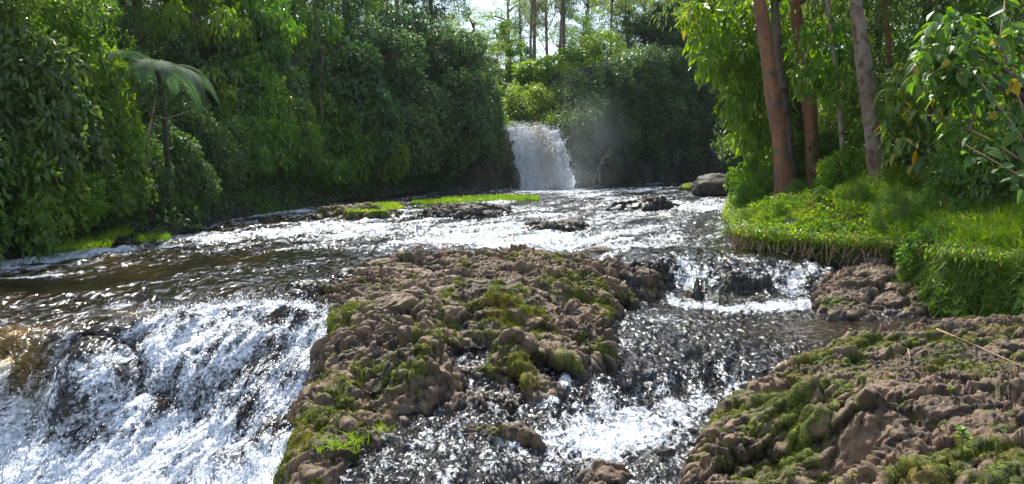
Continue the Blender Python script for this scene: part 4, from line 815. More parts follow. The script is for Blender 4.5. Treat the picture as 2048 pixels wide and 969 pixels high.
# hanging leafy branches of the bright tree behind the orange trunk
def spray(name, cpts, rad, npl, size, wr, mt, label, cat, loc, shape='ov', droop=1.0, stem_from=None, grp=None, bark=None):
    cpts = np.array(cpts); t = empty(name, tuple(loc)); c = cpts - np.array(loc)
    p, D, Nn, L, rn = clumps(c, rad, np.tile([[0, -.3, .5]], (len(c), 1)), npl, size, droop); leaf_obj('foliage', mt, t, p, D, Nn, L, L * wr, shape, rnd=rn)
    mb = MB(); f0 = np.array(stem_from) - np.array(loc)
    for k in range(0, len(c), 3):
        ps = np.linspace(0, 1, 7)[:, None]; mb.tube(f0 + (c[k] - f0) * ps + np.array([0, 0, .5]) * (ps - ps * ps), .035 * (1.1 - ps[:, 0]), 5)
    mb.build('branch', bark or M_bark, t); return tag(t, label, cat, grp)
def mass(poly, Y0, Y1, n, seed=0):
    r_ = np.random.default_rng(seed); poly = np.array(poly, float); o = []
    while len(o) < n:
        a = r_.uniform(poly.min(0), poly.max(0))
        if sdist(np.array([a[0]]), np.array([a[1]]), poly)[0] > 0: o.append(PD(a[0], a[1], r_.uniform(Y0, Y1)))
    return o
b0 = PD(1640, 330, 24.5)
spray('broadleaf_tree', mass([(1375, 20), (1470, 10), (1600, 30), (1600, 300), (1500, 330), (1470, 270), (1440, 150), (1400, 130)], 22.6, 25, 150, 1), .42, 46, .25, .36, M_lf_lite, 'sunlit tree with long hanging leaves behind the orange trunk beside the river', 'tree', b0, stem_from=b0 + [0, 0, .0])
b0 = PD(1450, 120, 26)
spray('broadleaf_tree', mass([(1290, -30), (1420, -60), (1700, -60), (1720, 40), (1500, 60), (1400, 60), (1350, 30)], 24, 28, 80, 2), .45, 44, .24, .36, M_lf_mid, 'overhanging leafy boughs along the top edge left of the orange trunk', 'tree', PD(1640, 330, 27), stem_from=PD(1640, 100, 27))
b0 = PD(1640, 340, 21.5)
spray('broadleaf_tree', mass([(1590, 60), (1700, 40), (1710, 160), (1680, 200), (1620, 190), (1600, 180)], 19.5, 20.5, 22, 3), .32, 36, .22, .4, M_lf_lite, 'bright leafy boughs hanging between the two orange trunks and the pale one', 'tree', b0, stem_from=b0 + [0, 0, 2])
# background of the right bank
for a in [
 (TR_dense, 1560, 34.0, 1.1, 'dark tree filling the gap behind the orange trunks', 'tree'), (TR_mid, 1660, 30.0, 1.0, 'leafy tree behind the slim whitish trunk', 'tree'),
 (TR_mid, 1740, 26.0, 1.0, 'leafy tree straight behind the mottled pale trunk', 'tree'), (TR_dense, 1830, 24.0, 1.0, 'shady tree right of the mottled pale trunk', 'tree'),
 (TR_mid, 1910, 20.0, .9, 'leafy tree behind the big yellowing leaves at the right', 'tree'), (TR_dense, 2020, 18.0, 1.0, 'shady tree in the upper right corner', 'tree'),
 (TR_mid, 2120, 15.0, 1.0, 'leafy tree just beyond the right edge with branches reaching in', 'tree'), (TR_dense, 1700, 38.0, 1.3, 'tall dark tree deep behind the right bank', 'tree'), (TR_dense, 1900, 32.0, 1.4, 'tall dark tree on the rising ground at the right', 'tree'),
 (SH_lite, 1500, 23.6, (.55,.55,.75), 'herb clump with broad bright leaves at the water beside the round boulder', 'shrub'), (SH_lite, 1545, 22.0, (.6,.6,.6), 'bright herb clump left of the big orange trunk foot', 'shrub'),
 (SH_mid, 1650, 22.0, (.8,.8,.8), 'leafy shrub between the feet of the orange trunks', 'shrub'), (SH_lite, 1690, 18.5, (.55,.55,.65), 'bright shrub left of the mottled pale trunk', 'shrub'),
 (SH_mid, 1720, 22.0, (1.0,1.0,1.1), 'leafy shrub behind the mottled pale trunk at knee height', 'shrub'), (SH_mid, 1830, 18.0, (.9,.9,1.0), 'leafy shrub right behind the mottled pale trunk foot', 'shrub'),
 (SH_mid, 1880, 17.0, (.9,.9,1.1), 'leafy shrub above the long grass', 'shrub'), (SH_small, 1960, 14.0, (.8,.8,.9), 'twiggy yellow green shrub under the big leaves', 'shrub'),
 (SH_big, 1850, 16.5, (1.0,1.0,1.5), 'shrub with dusty large leaves left of the yellowing ones', 'shrub'), (SH_mid, 2050, 14.0, (1.1,1.1,1.7), 'leafy shrub at the right edge behind the grass', 'shrub'),
 (SH_small, 1780, 17.6, (.5,.5,.5), 'small fine leaved bush touching the mottled pale trunk', 'shrub'),
]: put(a[0], a[1], a[2], a[3], a[4], a[5], G5 if a[5] == 'shrub' else G6)
# big-leaved climber at the right edge, close to the camera
b0 = PD(2080, 330, 9.2)
spray('climber', mass([(1850, 60), (1930, 50), (1980, 110), (1960, 190), (1880, 200), (1850, 140)], 8.6, 9.2, 22, 5), .22, 22, .13, .6, M_lf_mid, 'tight green heart leaved climber knot at the upper right', 'climber', b0, stem_from=b0 + [0, 0, .6], shape='big')
t = empty('large_leaved_plant', tuple(b0)); pp = []; dd = []
stemp = [[(2080, 330), (2010, 230), (1950, 150), (1900, 130)], [(2080, 300), (2030, 180), (2000, 80), (2010, 0)], [(2070, 340), (1980, 280), (1900, 240), (1850, 230)], [(2100, 200), (2040, 110), (2020, 40)], [(1938, 262), (1965, 180), (2020, 110)], [(2090, 380), (2000, 330), (1930, 290)]]
mb = MB(); ctr = []
for i, sp in enumerate(stemp):
    q = np.array([PD(a, b, 8.2 + .25 * i + .12 * j) for j, (a, b) in enumerate(sp)]) - b0; mb.tube(q, np.linspace(.016, .006, len(q)), 6)
    for k in range(22):
        f = rng.uniform(.15, 1) * (len(q) - 1); j = min(int(f), len(q) - 2); ctr.append(q[j] + (q[j + 1] - q[j]) * (f - j) + rng.normal(size=3) * .05)
mb.build('stem', M_root, t); ctr = np.array(ctr); n = len(ctr); D = unit(rng.normal(size=(n, 3)) * [1, .7, .4] + [-.4, -.2, -.6]); Nn = unit(rng.normal(size=(n, 3)) * .5 + [0, -.45, .8]); L = rng.uniform(.10, .21, n)
leaf_obj('foliage', M_lf_big, t, ctr, D, Nn, L, L * .62, 'big', rnd=rng.random(n)); tag(t, 'plant with big greying and yellow leaves hanging in from the right edge', 'plant')

# ------------------------------------------------------------------ grasses and herbs
def grass(name, x, y, z, h, wd, lean=.5, mt=None, parent=None, per=1, spread=0, dirb=(0, 0), kind=None, base_off=None):
    n = len(x) * per; x = np.repeat(x, per) + rng.normal(size=n) * spread; y = np.repeat(y, per) + rng.normal(size=n) * spread; z = np.repeat(z, per)
    az = rng.random(n) * 6.28; ln = lean * rng.random(n); D = np.stack([np.cos(az) * ln + dirb[0], np.sin(az) * ln + dirb[1], np.ones(n)], 1)
    Nn = np.stack([-np.sin(az) * .3 + rng.normal(size=n) * .5, np.cos(az) * .3 + rng.normal(size=n) * .5, np.full(n, .3)], 1)
    L = h * (.5 + .8 * rng.random(n)); return leaf_obj(name, mt or M_grass, parent, np.stack([x, y, z], 1), D, Nn, L, wd * (.6 + .7 * rng.random(n)), 'blade', droop=.55, rnd=np.clip(.45 * rng.random(n) + 1.3 * fbm(x * 2.2 + 31, y * 2.2 + 17, 3, 270) - .35, 0, 1))
# short creeping green on the tongue of the right bank
n = 260000; x = rng.uniform(2, 16, n); y = rng.uniform(9, 30, n); d = -sdist(x, y, RIVER); k = (d > -.02) & (x < .78 * y) & (x > 2) & (rng.random(n) < np.clip(2.4 - y / 13, .2, 1)); x, y = x[k], y[k]
bare = (fbm(x * 1.6, y * 1.6, 3, 200) > .72) | (np.hypot((x - P(1640, 410, .85)[0]) / .55, (y - P(1640, 410, .85)[1]) / .5) < .6)
z = terrain(x, y); lng = ss(.45, .6, x / y) * (1 - ss(13, 17, y))
nn = len(x); q = rng.normal(size=(nn, 3)); o = leaf_obj('ground_cover', M_grass, None, np.stack([x, y, z + rng.random(nn) * (.05 + .30 * ss(.45, .65, fbm(x * 1.1, y * 1.1, 3, 211)))], 1)[~bare], (q + [0, 0, .5])[~bare], unit(q * .5 + [0, 0, 1])[~bare], .075 * (.6 + .8 * rng.random((~bare).sum())), .035, 'ov', rnd=np.clip(.5 * rng.random(nn) + 1.6 * (fbm(x * 1.8, y * 1.8, 3, 210) - .35), 0, .99)[~bare]); tag(o, kind='stuff')
g = ~bare; o = grass('grass', x[g][::3], y[g][::3], z[g][::3], .17, .012, .8, per=1, spread=.05); tag(o, kind='stuff')
# fringe hanging over the bank edge
edge = [(1476,455,0),(1478,480,0),(1484,505,0),(1500,514,0),(1560,520,0),(1640,527,0),(1700,533,0),(1770,538,0),(1840,545,0),(1862,575,-.2),(1880,620,-.4),(1960,632,-.4),(2060,640,-.4),(2200,645,-.4)]
eq = np.array([P(*e)[:2] for e in edge]); seg = np.diff(eq, axis=0); ln = np.hypot(*seg.T); cum = np.r_[0, np.cumsum(ln)]
def along(n):
    s = rng.random(n) * cum[-1]; i = np.clip(np.searchsorted(cum, s) - 1, 0, len(seg) - 1); return eq[i] + seg[i] * ((s - cum[i]) / ln[i])[:, None], i
bpt, ii = along(9000); inn = np.stack([-seg[ii, 1], seg[ii, 0]], 1) / ln[ii][:, None]
off = rng.uniform(-.10, .45, len(bpt)); xy = bpt + inn * off[:, None]; z = terrain(xy[:, 0] , xy[:, 1]); z = np.where(off < .12, np.maximum(z, .42 + .10 * rng.random(len(z))), z)
D = np.c_[-inn * .8 + rng.normal(size=(len(z), 2)) * .5, rng.normal(size=len(z)) * .5 - .1]; o = leaf_obj('grass_fringe', M_grass, None, np.c_[xy, z], D, rng.normal(size=(len(z), 3)) * .6 + [0, 0, .8], rng.uniform(.06, .17, len(z)), .014, 'blade', droop=.9); tag(o, kind='stuff')
nn = 7000; bpt, ii = along(nn); inn = np.stack([-seg[ii, 1], seg[ii, 0]], 1) / ln[ii][:, None]; xy = bpt + inn * rng.uniform(-.22, .1, nn)[:, None]; q = rng.normal(size=(nn, 3))
o = leaf_obj('ground_cover', M_grass, None, np.c_[xy, .40 + .18 * rng.random(nn) ** .6], q + [0, 0, -.3], unit(q * .5 + [0, -.4, .8]), .07 * (.6 + .8 * rng.random(nn)), .035, 'ov'); tag(o, kind='stuff')
# grass and weeds spilling down to the rocks at the far right
seg_k = [i for i in range(len(eq) - 1) if i >= 8]; nn = 5500; bpt, ii = along(60000); k = ii >= 8; bpt = bpt[k][:nn]; ii = ii[k][:nn]; nn = len(bpt); inn = np.stack([-seg[ii, 1], seg[ii, 0]], 1) / ln[ii][:, None]
zz = rng.uniform(-.42, .62, nn); xy = bpt + inn * (-.20 - .35 * ss(.4, .7, fbm(bpt[:, 0] * 2.1, bpt[:, 1] * 2.1, 3, 240))[:, None] + .45 * (zz[:, None] + .4) + .06 * rng.normal(size=(nn, 1))); D = np.c_[-inn * .7 + rng.normal(size=(nn, 2)) * .9, rng.normal(size=nn) * .7 + .5]
tn = np.clip(fbm(xy[:, 0] * 3, xy[:, 1] * 3 + zz * 2, 3, 230) * 1.6 - .3, 0, .99)
o = leaf_obj('grass_fringe', M_grass, None, np.c_[xy, zz], D, rng.normal(size=(nn, 3)) * .6 + [0, 0, .8], rng.uniform(.12, .50, nn) * (.5 + 1.2 * fbm(xy[:, 0] * 2, xy[:, 1] * 2 + zz, 2, 231)), .016, 'blade', droop=.8, rnd=tn); tag(o, kind='stuff')
nn = 20000; k = rng.choice(len(xy), nn); k = k[fbm(xy[k, 0] * 2.5, xy[k, 1] * 2.5 + zz[k], 3, 260) > .45]; nn = len(k); q = rng.normal(size=(nn, 3)); o = leaf_obj('weeds', M_lf_lite, None, np.c_[xy[k] - inn[k] * .08, zz[k]], q + [0, 0, .2], unit(q * .5 + [0, -.5, .8]), .11 * (.6 + .8 * rng.random(nn)), .03, 'ov'); tag(o, kind='stuff')
bpt, ii = along(60000); k = ii >= 7; bpt = bpt[k][:2600]; ii = ii[k][:2600]; inn = np.stack([-seg[ii, 1], seg[ii, 0]], 1) / ln[ii][:, None]; cl_n = fbm(bpt[:, 0] * 3.5, bpt[:, 1] * 3.5, 3, 280); k = cl_n > .44; bpt, inn, cl_n = bpt[k], inn[k], cl_n[k]; nn = len(bpt)
xy = bpt + inn * rng.uniform(.15, 1.1, nn)[:, None]; D = np.c_[-inn * rng.uniform(.1, 1.5, (nn, 1)) + rng.normal(size=(nn, 2)) * .5, np.full(nn, 1.0)]
o = leaf_obj('grass', M_grass, None, np.c_[xy, terrain(xy[:, 0], xy[:, 1])], D, rng.normal(size=(nn, 3)) * .6 + [0, 0, .5], rng.uniform(.35, .95, nn), .019, 'blade', droop=.85, rnd=np.clip(cl_n * 1.7 - .4 + .3 * rng.random(nn), 0, 1)); tag(o, kind='stuff')
# hanging roots under the turf edge
bpt, ii = along(330); k = ii < 8; bpt = bpt[k]; ii = ii[k]; mb = MB(); inn = np.stack([-seg[ii, 1], seg[ii, 0]], 1) / ln[ii][:, None]
for b, i_ in zip(bpt, inn):
    m = 8; s = np.linspace(0, 1, m); p0 = np.r_[b - i_ * rng.uniform(-.05, .12), rng.uniform(.22, .48)]; w_ = rng.normal(size=(m, 3)).cumsum(0) * .022
    path = p0 + np.c_[-i_[0] * .08 * s, -i_[1] * .08 * s, -s * rng.uniform(.25, .5)] + w_; mb.tube(path, rng.uniform(.005, .014) * (1.2 - .6 * s), 5)
o = mb.build('roots', M_root); tag(o, kind='stuff')
# tall grass at the right
def gpatch(name, label, px0, px1, Y0, Y1, n, h, wd, seed, lean=.9, group=None):
    px = rng.uniform(px0, px1, n); Y = rng.uniform(Y0, Y1, n); q = np.stack([PD(a, 310, b)[:2] for a, b in zip(px, Y)]); d = -sdist(q[:, 0], q[:, 1], RIVER); q = q[d > 0]
    if not len(q): return None
    c = q.mean(0); t = empty(name, (c[0], c[1], tz(*c))); z = terrain(q[:, 0], q[:, 1]) - t.location.z
    f = grass('blade_tuft', q[:, 0] - c[0], q[:, 1] - c[1], z, h, wd, lean, parent=t, per=7, spread=.05)
    return tag(t, label, 'grass clump', group)
for i, (px, Y, sc, lab) in enumerate([(1500, 17.5, .30, 'small weed at the river corner of the turf'), (1560, 16.6, .26, 'low weed on the turf edge above the roots'), (1650, 16.2, .30, 'low weed on the turf edge above the first chute'), (1720, 15.8, .26, 'low weed on the turf left of the rock shelf'), (1600, 19.5, .32, 'weed in the middle of the turf before the orange trunks'), (1700, 18.5, .3, 'weed on the turf beside the bare leafy patch'),
 (1800, 14.2, .42, 'weed clump above the grey brown rock shelf'), (1880, 12.6, .45, 'weed clump at the start of the tall grass'), (1940, 10.9, .40, 'leafy weeds among the tall grass over the dark pool'), (2010, 10.3, .45, 'leafy weeds among the tall grass at the right edge'), (1500, 21.0, .40, 'leafy weed by the water under the herb clump'), (1475, 20.0, .30, 'weed leaning out over the water at the river corner')]):
    put(SH_lite if i % 3 else SH_small, px, Y, (sc, sc, sc * 1.1), lab, 'weed', 'weeds on the right bank')
GG = 'tall grass clumps on the right bank'
gpatch('tall_grass', 'tall bright grass tumbling to the rock at the right edge', 1960, 2120, 8.9, 11.2, 700, .78, .020, 1, group=GG)
gpatch('tall_grass', 'tall bright grass above the dark pool', 1860, 1960, 9.8, 12.2, 560, .70, .018, 2, group=GG)
gpatch('tall_grass', 'long grass above the grey brown rock shelf', 1800, 1900, 11.5, 14, 560, .60, .018, 3, group=GG)
gpatch('tall_grass', 'long grass under the yellowing leaves', 1900, 2080, 11.2, 14.0, 700, .65, .018, 4, group=GG)
gpatch('tall_grass', 'grass sweep half way up the bank at the right', 1760, 2060, 14.0, 17.5, 700, .48, .018, 5, group=GG)
gpatch('tall_grass', 'grass along the turf edge above the roots', 1490, 1640, 15.8, 18.5, 380, .26, .014, 7, group=GG)
gpatch('tall_grass', 'grass along the turf edge above the small chutes', 1640, 1800, 15.0, 17.5, 380, .30, .014, 8, group=GG)
# dead leaves on the bare patch
c = P(1640, 410, .85); n = 160; x = c[0] + rng.normal(size=n) * .5; y = c[1] + rng.normal(size=n) * .45; o = leaf_obj('leaf_litter', M_dry, None, np.c_[x, y, terrain(x, y) + .04], rng.normal(size=(n, 3)) * [1, 1, .15], rng.normal(size=(n, 3)) * .3 + [0, 0, 1], .13, .05, 'ov'); tag(o, kind='stuff')
# left tongue grass, weeds strip, grass on rocks
def px_grass(name, poly, z0, n, h, wd, label, cat='grass clump', per=6, lean=.7, mt=None, offx=0, stuff=False, zf=None, spread=.04):
    pw = np.array([P(*q)[:2] for q in poly]); o = []
    a = rng.uniform(pw.min(0), pw.max(0), (n * 4, 2)); a = a[sdist(a[:, 0], a[:, 1], pw) > 0][:n]; z = np.full(len(a), z0) if zf is None else zf(a[:, 0], a[:, 1])
    if stuff: f = grass(name, a[:, 0], a[:, 1], z, h, wd, lean, per=per, spread=spread, mt=mt); return tag(f, kind='stuff')
    c = a.mean(0); t = empty(name, (c[0], c[1], z0)); grass('blade_tuft', a[:, 0] - c[0], a[:, 1] - c[1], z - z0, h, wd, lean, parent=t, per=per, spread=spread, mt=mt); return tag(t, label, cat)
px_grass('grass_patch', [(80, 505, .1), (150, 470, .1), (230, 480, .1), (225, 500, .1), (150, 512, .1)], .15, 240, .32, .018, 'yellow green grass on the left bank beside the flat grey rock')
px_grass('grass_patch', [(270, 474, .1), (330, 466, .1), (345, 478, .1), (280, 486, .1)], .08, 110, .24, .018, 'grass tuft on the tip of the left bank')
px_grass('grass_patch', [(205, 478, .1), (265, 462, .1), (262, 480, .1), (230, 490, .1)], .2, 100, .35, .018, 'taller grass tuft right of the flat grey rock')
px_grass('weed_strip', [(825, 408, .13), (900, 398, .15), (1000, 392, .18), (1075, 392, .2), (1080, 400, .18), (960, 404, .15), (850, 412, .12)], .16, 700, .26, .05, 'bright green strip of water weeds in front of the waterfall', 'water weeds', lean=.8)
px_grass('grass_patch', [(690, 436, .1), (700, 424, .1), (790, 412, .14), (810, 428, .1), (740, 438, .1)], .28, 380, .16, .03, 'grass on the moss covered rock patch left of the weed strip')
px_grass('grass_patch', [(1366, 386, .2), (1372, 378, .2), (1400, 378, .2), (1402, 386, .2)], .42, 90, .28, .03, 'grass cap on the low rock beside the round boulder')
def ptz(px, py, M):                      # the rock surface that shows at a pixel
    d = ray(px, py); V = M['PV'][M['m']]; r_ = V - CAM; tt = r_ @ d / (d @ d); e = np.linalg.norm(r_ - tt[:, None] * d, axis=1) / tt
    k = np.where(e < .004)[0]
    if not len(k): k = np.argsort(e)[:3]
    return V[k[np.argmin(tt[k])]]
def tuft(px, py, M, n, h, wd, label, lean=1.1, spread=.10, name='grass_tuft', mt=None, cat='grass tuft'):
    c = ptz(px, py, M); t = empty(name, tuple(c)); x = rng.normal(size=n) * spread; y = rng.normal(size=n) * spread
    grass('blade_tuft', x, y, np.zeros(n) - .02, h, wd, lean, parent=t, per=5, spread=.012, mt=mt); return tag(t, label, cat)
tuft(690, 880, MI, 34, .26, .009, 'bright green grass tuft at the lower left end of the bare rock', spread=.11)
tuft(765, 850, MI, 14, .17, .008, 'smaller bright grass tuft right of the big one on the bare rock', spread=.05)
tuft(880, 502, MI, 6, .55, .006, 'thin dry grass stalks standing on the far crest of the bare rock', lean=.5, spread=.12, mt=M_dry)
tuft(1035, 505, MI, 12, .10, .010, 'short green tuft on the far crest of the bare rock', spread=.12)
def herb(px, py, M, h, label, n=16, size=.06, lean=(0, 0)):
    c = ptz(px, py, M); t = empty('seedling', tuple(c)); mb = MB(); s = np.linspace(0, 1, 6); path = np.c_[lean[0] * s, lean[1] * s, h * s]; mb.tube(path, .004 * (1.2 - .6 * s), 5); mb.build('stem', M_grass_stem, t)
    f = rng.uniform(.35, 1, n) ** .6; p = np.c_[lean[0] * f, lean[1] * f, h * f]; az = rng.random(n) * 6.28; D = np.c_[np.cos(az), np.sin(az), .25 + .4 * f]; L = size * (.6 + .5 * rng.random(n))
    leaf_obj('foliage', M_lf_lite, t, p, D, np.tile([[0, 0, 1.]], (n, 1)) + rng.normal(size=(n, 3)) * .1, L, L * .32, 'ov', droop=.35); return tag(t, label, 'seedling', 'seedlings sprouting on the foreground rock')
M_grass_stem = M_lf_lite
herb(1918, 905, FI, .17, 'tallest leafy seedling with a star of narrow leaves on the foreground rock', 26, .075)
herb(1900, 790, FI, .10, 'seedling with a short leaning stem in the middle of the foreground rock', 14, .05, (-.02, 0))
herb(1832, 688, FI, .06, 'small two leaved seedling near the orange moss', 10, .055)
herb(2008, 868, FI, .05, 'tiny bright seedling near the right edge of the foreground rock', 10, .045)
herb(1705, 965, FI, .05, 'tiny bright seedling at the bottom edge right of the pale one', 12, .05)
herb(1668, 962, FI, .05, 'tiny pale seedling at the bottom edge in the mossy hollow', 8, .04)
herb(1700, 655, FI, .05, 'tiny seedling on the pool side edge of the foreground rock', 8, .04)
herb(760, 740, MI, .10, 'lone seedling in the bright moss of the bare rock', 12, .05)
# fallen twigs
def stick(name, pts, M, r, mt, label, dz=.03):
    c0 = ptz(*pts[0], M); t = MB(); q = np.array([ptz(a, b, M) + [0, 0, dz] for a, b in pts]) - c0; t.tube(q, np.linspace(r, r * .5, len(q)), 7); o = t.build(name, mt); o.location = c0; return tag(o, label, 'twig')
stick('twig', [(1880, 668), (1925, 685), (1985, 712), (2047, 742)], FI, .013, M_root, 'orange brown fallen branch lying across the right of the foreground rock', .05)
stick('twig', [(1812, 700), (1820, 722)], FI, .008, M_bark_wh, 'short white stick standing on the foreground rock', .04)
# dead branch standing in the pool by the fall
t = empty('dead_branch', tuple(P(1190, 376, .27) + [0, 0, -.2])); b = np.array(t.location); Yb = b[1]
def pj(px, py, dy=0): return PD(px, py, Yb + dy) - b
mb = MB()
for L_ in ([(1182, 382), (1186, 362), (1194, 345), (1203, 322), (1212, 308), (1222, 297)], [(1199, 380), (1199, 355), (1200, 335), (1206, 320)], [(1187, 362), (1190, 376)], [(1204, 322), (1216, 310), (1224, 306)], [(1203, 328), (1210, 325)]):
    mb.tube(np.array([pj(a_, b_, .1 * i) for i, (a_, b_) in enumerate(L_)]), np.linspace(.045, .02, len(L_)), 6)
o = mb.build('branch', M_bark_wh, t); tag(t, 'bare forked dead branch sticking out of the pool right of the waterfall', 'dead branch')

# ------------------------------------------------------------------ moss tufts on the rocks
def mossy(M, nmax, size, parent, thr=.55):
    V = M['PV'][M['m']]; Nn = M['n'][M['m']]; mo = M['moss'][M['m']]; k = np.where(mo > thr)[0]
    k = rng.choice(k, min(nmax, len(k) * 3)); n = len(k); j = rng.normal(size=(n, 3)) * .008
    D = Nn[k] + rng.normal(size=(n, 3)) * .8 + [0, 0, -.15]; o = leaf_obj('moss', M_moss, parent, V[k] + j, D, rng.normal(size=(n, 3)), size * (.5 + rng.random(n)), size * .45, 'dia'); tag(o, kind='stuff')
mossy(MI, 70000, .030, main); mossy(FI, 110000, .020, fg)

# ------------------------------------------------------------------ waterfall
def fall_mesh():
    nu, nv = 150, 200; u, v = np.meshgrid(np.linspace(0, 1, nu), np.linspace(-.12, 1, nv)); vt = np.clip(v, 0, 1)
    top = P(1003, 262, 0); A0 = np.array([-.55, 40.9, 3.42]); A1 = np.array([2.05, 42.2, 3.22]); B0 = np.array([.32, 38.9, .2]); B1 = np.array([3.25, 39.3, .2])
    e = vt ** .55; x = (A0[0] + (A1[0] - A0[0]) * u) * (1 - e) + (B0[0] + (B1[0] - B0[0]) * u) * e; y = (A0[1] + (A1[1] - A0[1]) * u) * (1 - e) + (B0[1] + (B1[1] - B0[1]) * u) * e
    z = 3.3 - 3.1 * vt ** 1.35 + .18 * np.sin(u * 3.1) * (1 - vt); y = y + np.where(v < 0, -v * 12, 0); z = z - 0.10 * u * (1 - vt) + .10 * (fbm(u * 6, vt * 2, 3, 300) - .5)
    nr = vnorm(x, y, z); nr *= -np.sign(nr[..., 1:2] + 1e-6)
    f1, _, _ = worley(u * 12, vt * 7, 301); g1, _, _ = worley(u * 30, vt * 14, 302); dsp = (.7 - f1) * .30 + (.6 - g1) * .14 + (fbm(u * 14, vt * 3, 3, 303) - .5) * .5
    PV = np.stack([x, y, z], -1) + nr * (dsp * ss(-.02, .15, v))[..., None]
    foam_glint = .95 + (fbm(u * 22, vt * 3, 4, 304) - .5) * .7 + .15 * vt - .25 * (1 - ss(0, .12, v)) ; tint = np.exp(-((u - .52 - .08 * np.sin(vt * 5) - .1 * vt) / .15) ** 2) * (1 - .6 * vt) * .6 + .4 * (1 - ss(0.0, .1, v))
    e_ = np.minimum(u, 1 - u) + .16 * (fbm(vt * 9, u * 4, 3, 305) - .5); mk_ = e_ > .015
    V, F, A = compact(PV.reshape(-1, 3), gridF(nu, nv, mk_), {'foam_glint': foam_glint, 'tint': tint}); return V, F, A, PV, nr
M_fall = water_mat('fall_water', 0, along=1.0, sc=.55, brown=(.16, .14, .12), foamcol=(.95,.955,.96), foamdark=(.74,.80,.87), trans=.75, amp=.55, con=1.2, lo=.6, hi=1.0)
V, F, A, FPV, FN = fall_mesh(); wf = mk('waterfall', V, F, M_fall, attrs=A, smooth=True); tag(wf, 'white waterfall with a yellow brown streak pouring over the cliff into the pool', 'waterfall')
# black rock beside and behind the fall
bo, _ = outcrop('rock', 'black wet rock slot at the left side of the waterfall', [(985,392,.2),(1000,384,.25),(1040,380,.25),(1040,377,.25),(1000,374,.25),(960,380,.2)], [(1000,380,.8)], .06, 800, M_rockd, mossbias=-.4, sc=1.6, edge=.5, drop=.8, wetband=1.5)
# spray: drops and flecks thrown off the white water
M_spray, _t, _b = mat('spray'); _b.inputs['Base Color'].default_value = (.86, .90, .95, 1); _b.inputs['Roughness'].default_value = .25; _b.inputs['Specular IOR Level'].default_value = .6
_tr = nd(_t, 'BsdfTranslucent'); _tr.inputs[0].default_value = (.93, .95, 1, 1); _mx = nd(_t, 'MixShader'); _mx.inputs[0].default_value = .5; _t.links.new(_b.outputs[0], _mx.inputs[1]); _t.links.new(_tr.outputs[0], _mx.inputs[2]); _t.links.new(_mx.outputs[0], _t.nodes['Material Output'].inputs[0])
def drops(name, Pc, size, D=None, stretch=2.2, parent=None):
    n = len(Pc); base = np.array([[1, 0, 0], [-1, 0, 0], [0, 1, 0], [0, -1, 0], [0, 0, 1], [0, 0, -1.]]); F0 = np.array([[0, 2, 4], [2, 1, 4], [1, 3, 4], [3, 0, 4], [2, 0, 5], [1, 2, 5], [3, 1, 5], [0, 3, 5]])
    D = unit(D if D is not None else rng.normal(size=(n, 3))); A_ = unit(np.cross(D, [.3, .9, .1])); B_ = np.cross(D, A_); s = np.broadcast_to(size, (n,))[:, None, None]
    V = Pc[:, None] + s * (base[None, :, :1] * A_[:, None] + base[None, :, 1:2] * B_[:, None] + base[None, :, 2:] * stretch * D[:, None])
    o = mk(name, V.reshape(-1, 3), (F0[None] + (np.arange(n) * 6)[:, None, None]).reshape(-1, 3), M_spray, parent, smooth=True); return tag(o, kind='stuff')
k = np.where((Cm & (CF > .45)).ravel())[0]; k = rng.choice(k, 18000); pv = CPV.reshape(-1, 3)[k]; nv = CN.reshape(-1, 3)[k]; n = len(k)
drops('spray', pv + nv * (.01 + .14 * rng.random(n)[:, None] ** 3) + rng.normal(size=(n, 3)) * .015, .003 + .008 * rng.random(n) ** 3, np.c_[np.full(n, -.35), np.full(n, -.7), np.full(n, -.9)] + rng.normal(size=(n, 3)) * .5)
k = np.where((Sm & (SF > .60)).ravel())[0]; k = rng.choice(k, 5000); pv = SPV.reshape(-1, 3)[k]; n = len(k)
drops('spray', pv + np.c_[rng.normal(size=(n, 2)) * .02, .05 * rng.random(n) ** 2], .002 + .005 * rng.random(n) ** 2)
k = rng.choice(FPV.shape[0] * FPV.shape[1], 6000); pv = FPV.reshape(-1, 3)[k]; nv = FN.reshape(-1, 3)[k]; n = len(k)
drops('spray', pv + nv * (.3 * rng.random(n)[:, None] ** 2) + rng.normal(size=(n, 3)) * [.12, .08, .05], .006 + .012 * rng.random(n) ** 2, np.tile([[.2, -.2, -1.]], (n, 1)))

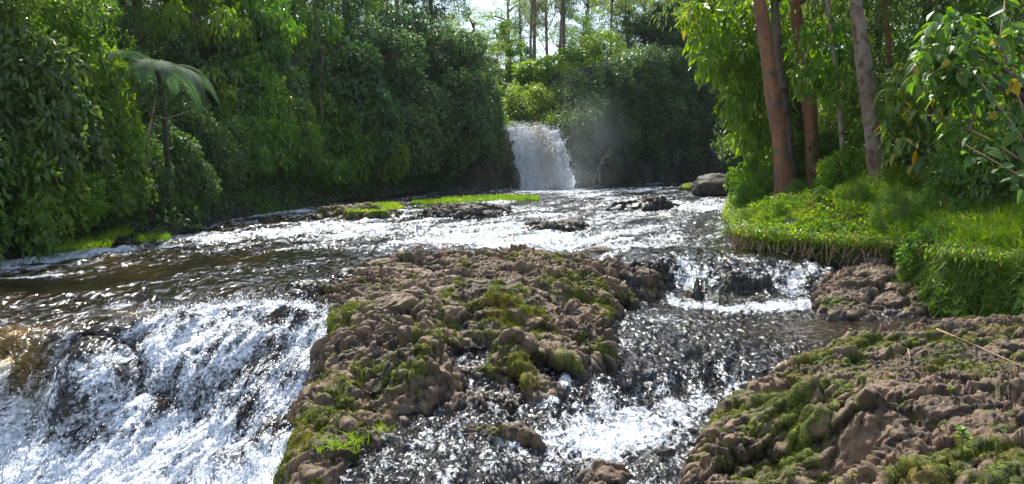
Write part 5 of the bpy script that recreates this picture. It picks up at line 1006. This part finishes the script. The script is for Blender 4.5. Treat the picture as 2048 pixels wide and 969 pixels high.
# mist and haze
M_haze = bpy.data.materials.new('haze'); M_haze.use_nodes = True; _t = M_haze.node_tree; _t.nodes.clear(); _v = _t.nodes.new('ShaderNodeVolumePrincipled'); _o = _t.nodes.new('ShaderNodeOutputMaterial')
_v.inputs['Color'].default_value = (.86, .92, 1, 1); _v.inputs['Density'].default_value = .0002; _v.inputs['Anisotropy'].default_value = .3; _t.links.new(_v.outputs[0], _o.inputs['Volume'])
x0, x1, y0, y1, z0, z1 = -132, 134, -14, 302, -4, 45
V = [(x, y, z) for x in (x0, x1) for y in (y0, y1) for z in (z0, z1)]
o = mk('haze', V, np.array([(0, 1, 3, 2), (4, 6, 7, 5), (0, 4, 5, 1), (2, 3, 7, 6), (0, 2, 6, 4), (1, 5, 7, 3)]), M_haze); tag(o, kind='stuff')
M_mist = M_haze.copy(); M_mist.name = 'mist'; _t = M_mist.node_tree; _v = _t.nodes['Principled Volume']
_c = nd(_t, 'TexCoord'); _l = nd(_t, 'VectorMath', operation='LENGTH'); _t.links.new(_c.outputs['Object'], _l.inputs[0]); _n = noise(_t, 1.6, 3, .6, _c.outputs['Object'])
_t.links.new(math_(_t, 'MULTIPLY', mrange(_t, _l.outputs['Value'], 1.0, .1, 0, .09), mrange(_t, _n, .35, .65, .3, 1.3)), _v.inputs['Density'])
th, ph = np.meshgrid(np.linspace(0, 2 * math.pi, 25)[:-1], np.linspace(.05, math.pi - .05, 12))
for c_, r_ in (((2.6, 38.8, .7), (2.9, 2.0, 1.3)), ((4.2, 40.0, 2.6), (2.4, 1.6, 3.2))):
    V = np.stack([np.sin(ph) * np.cos(th), np.sin(ph) * np.sin(th), np.cos(ph)], -1)
    i = np.arange(12 * 24).reshape(12, 24); j = np.roll(i, -1, 1); F = np.stack([i[:-1], i[1:], j[1:], j[:-1]], -1).reshape(-1, 4)
    V = np.r_[V.reshape(-1, 3), [[0, 0, 1.]], [[0, 0, -1.]]]; F2 = np.r_[np.stack([i[0], j[0], np.full(24, 288)], -1), np.stack([j[-1], i[-1], np.full(24, 289)], -1)]
    o = mk('mist', V, [F, F2], M_mist, smooth=True); o.location = c_; o.scale = r_; tag(o, kind='stuff')
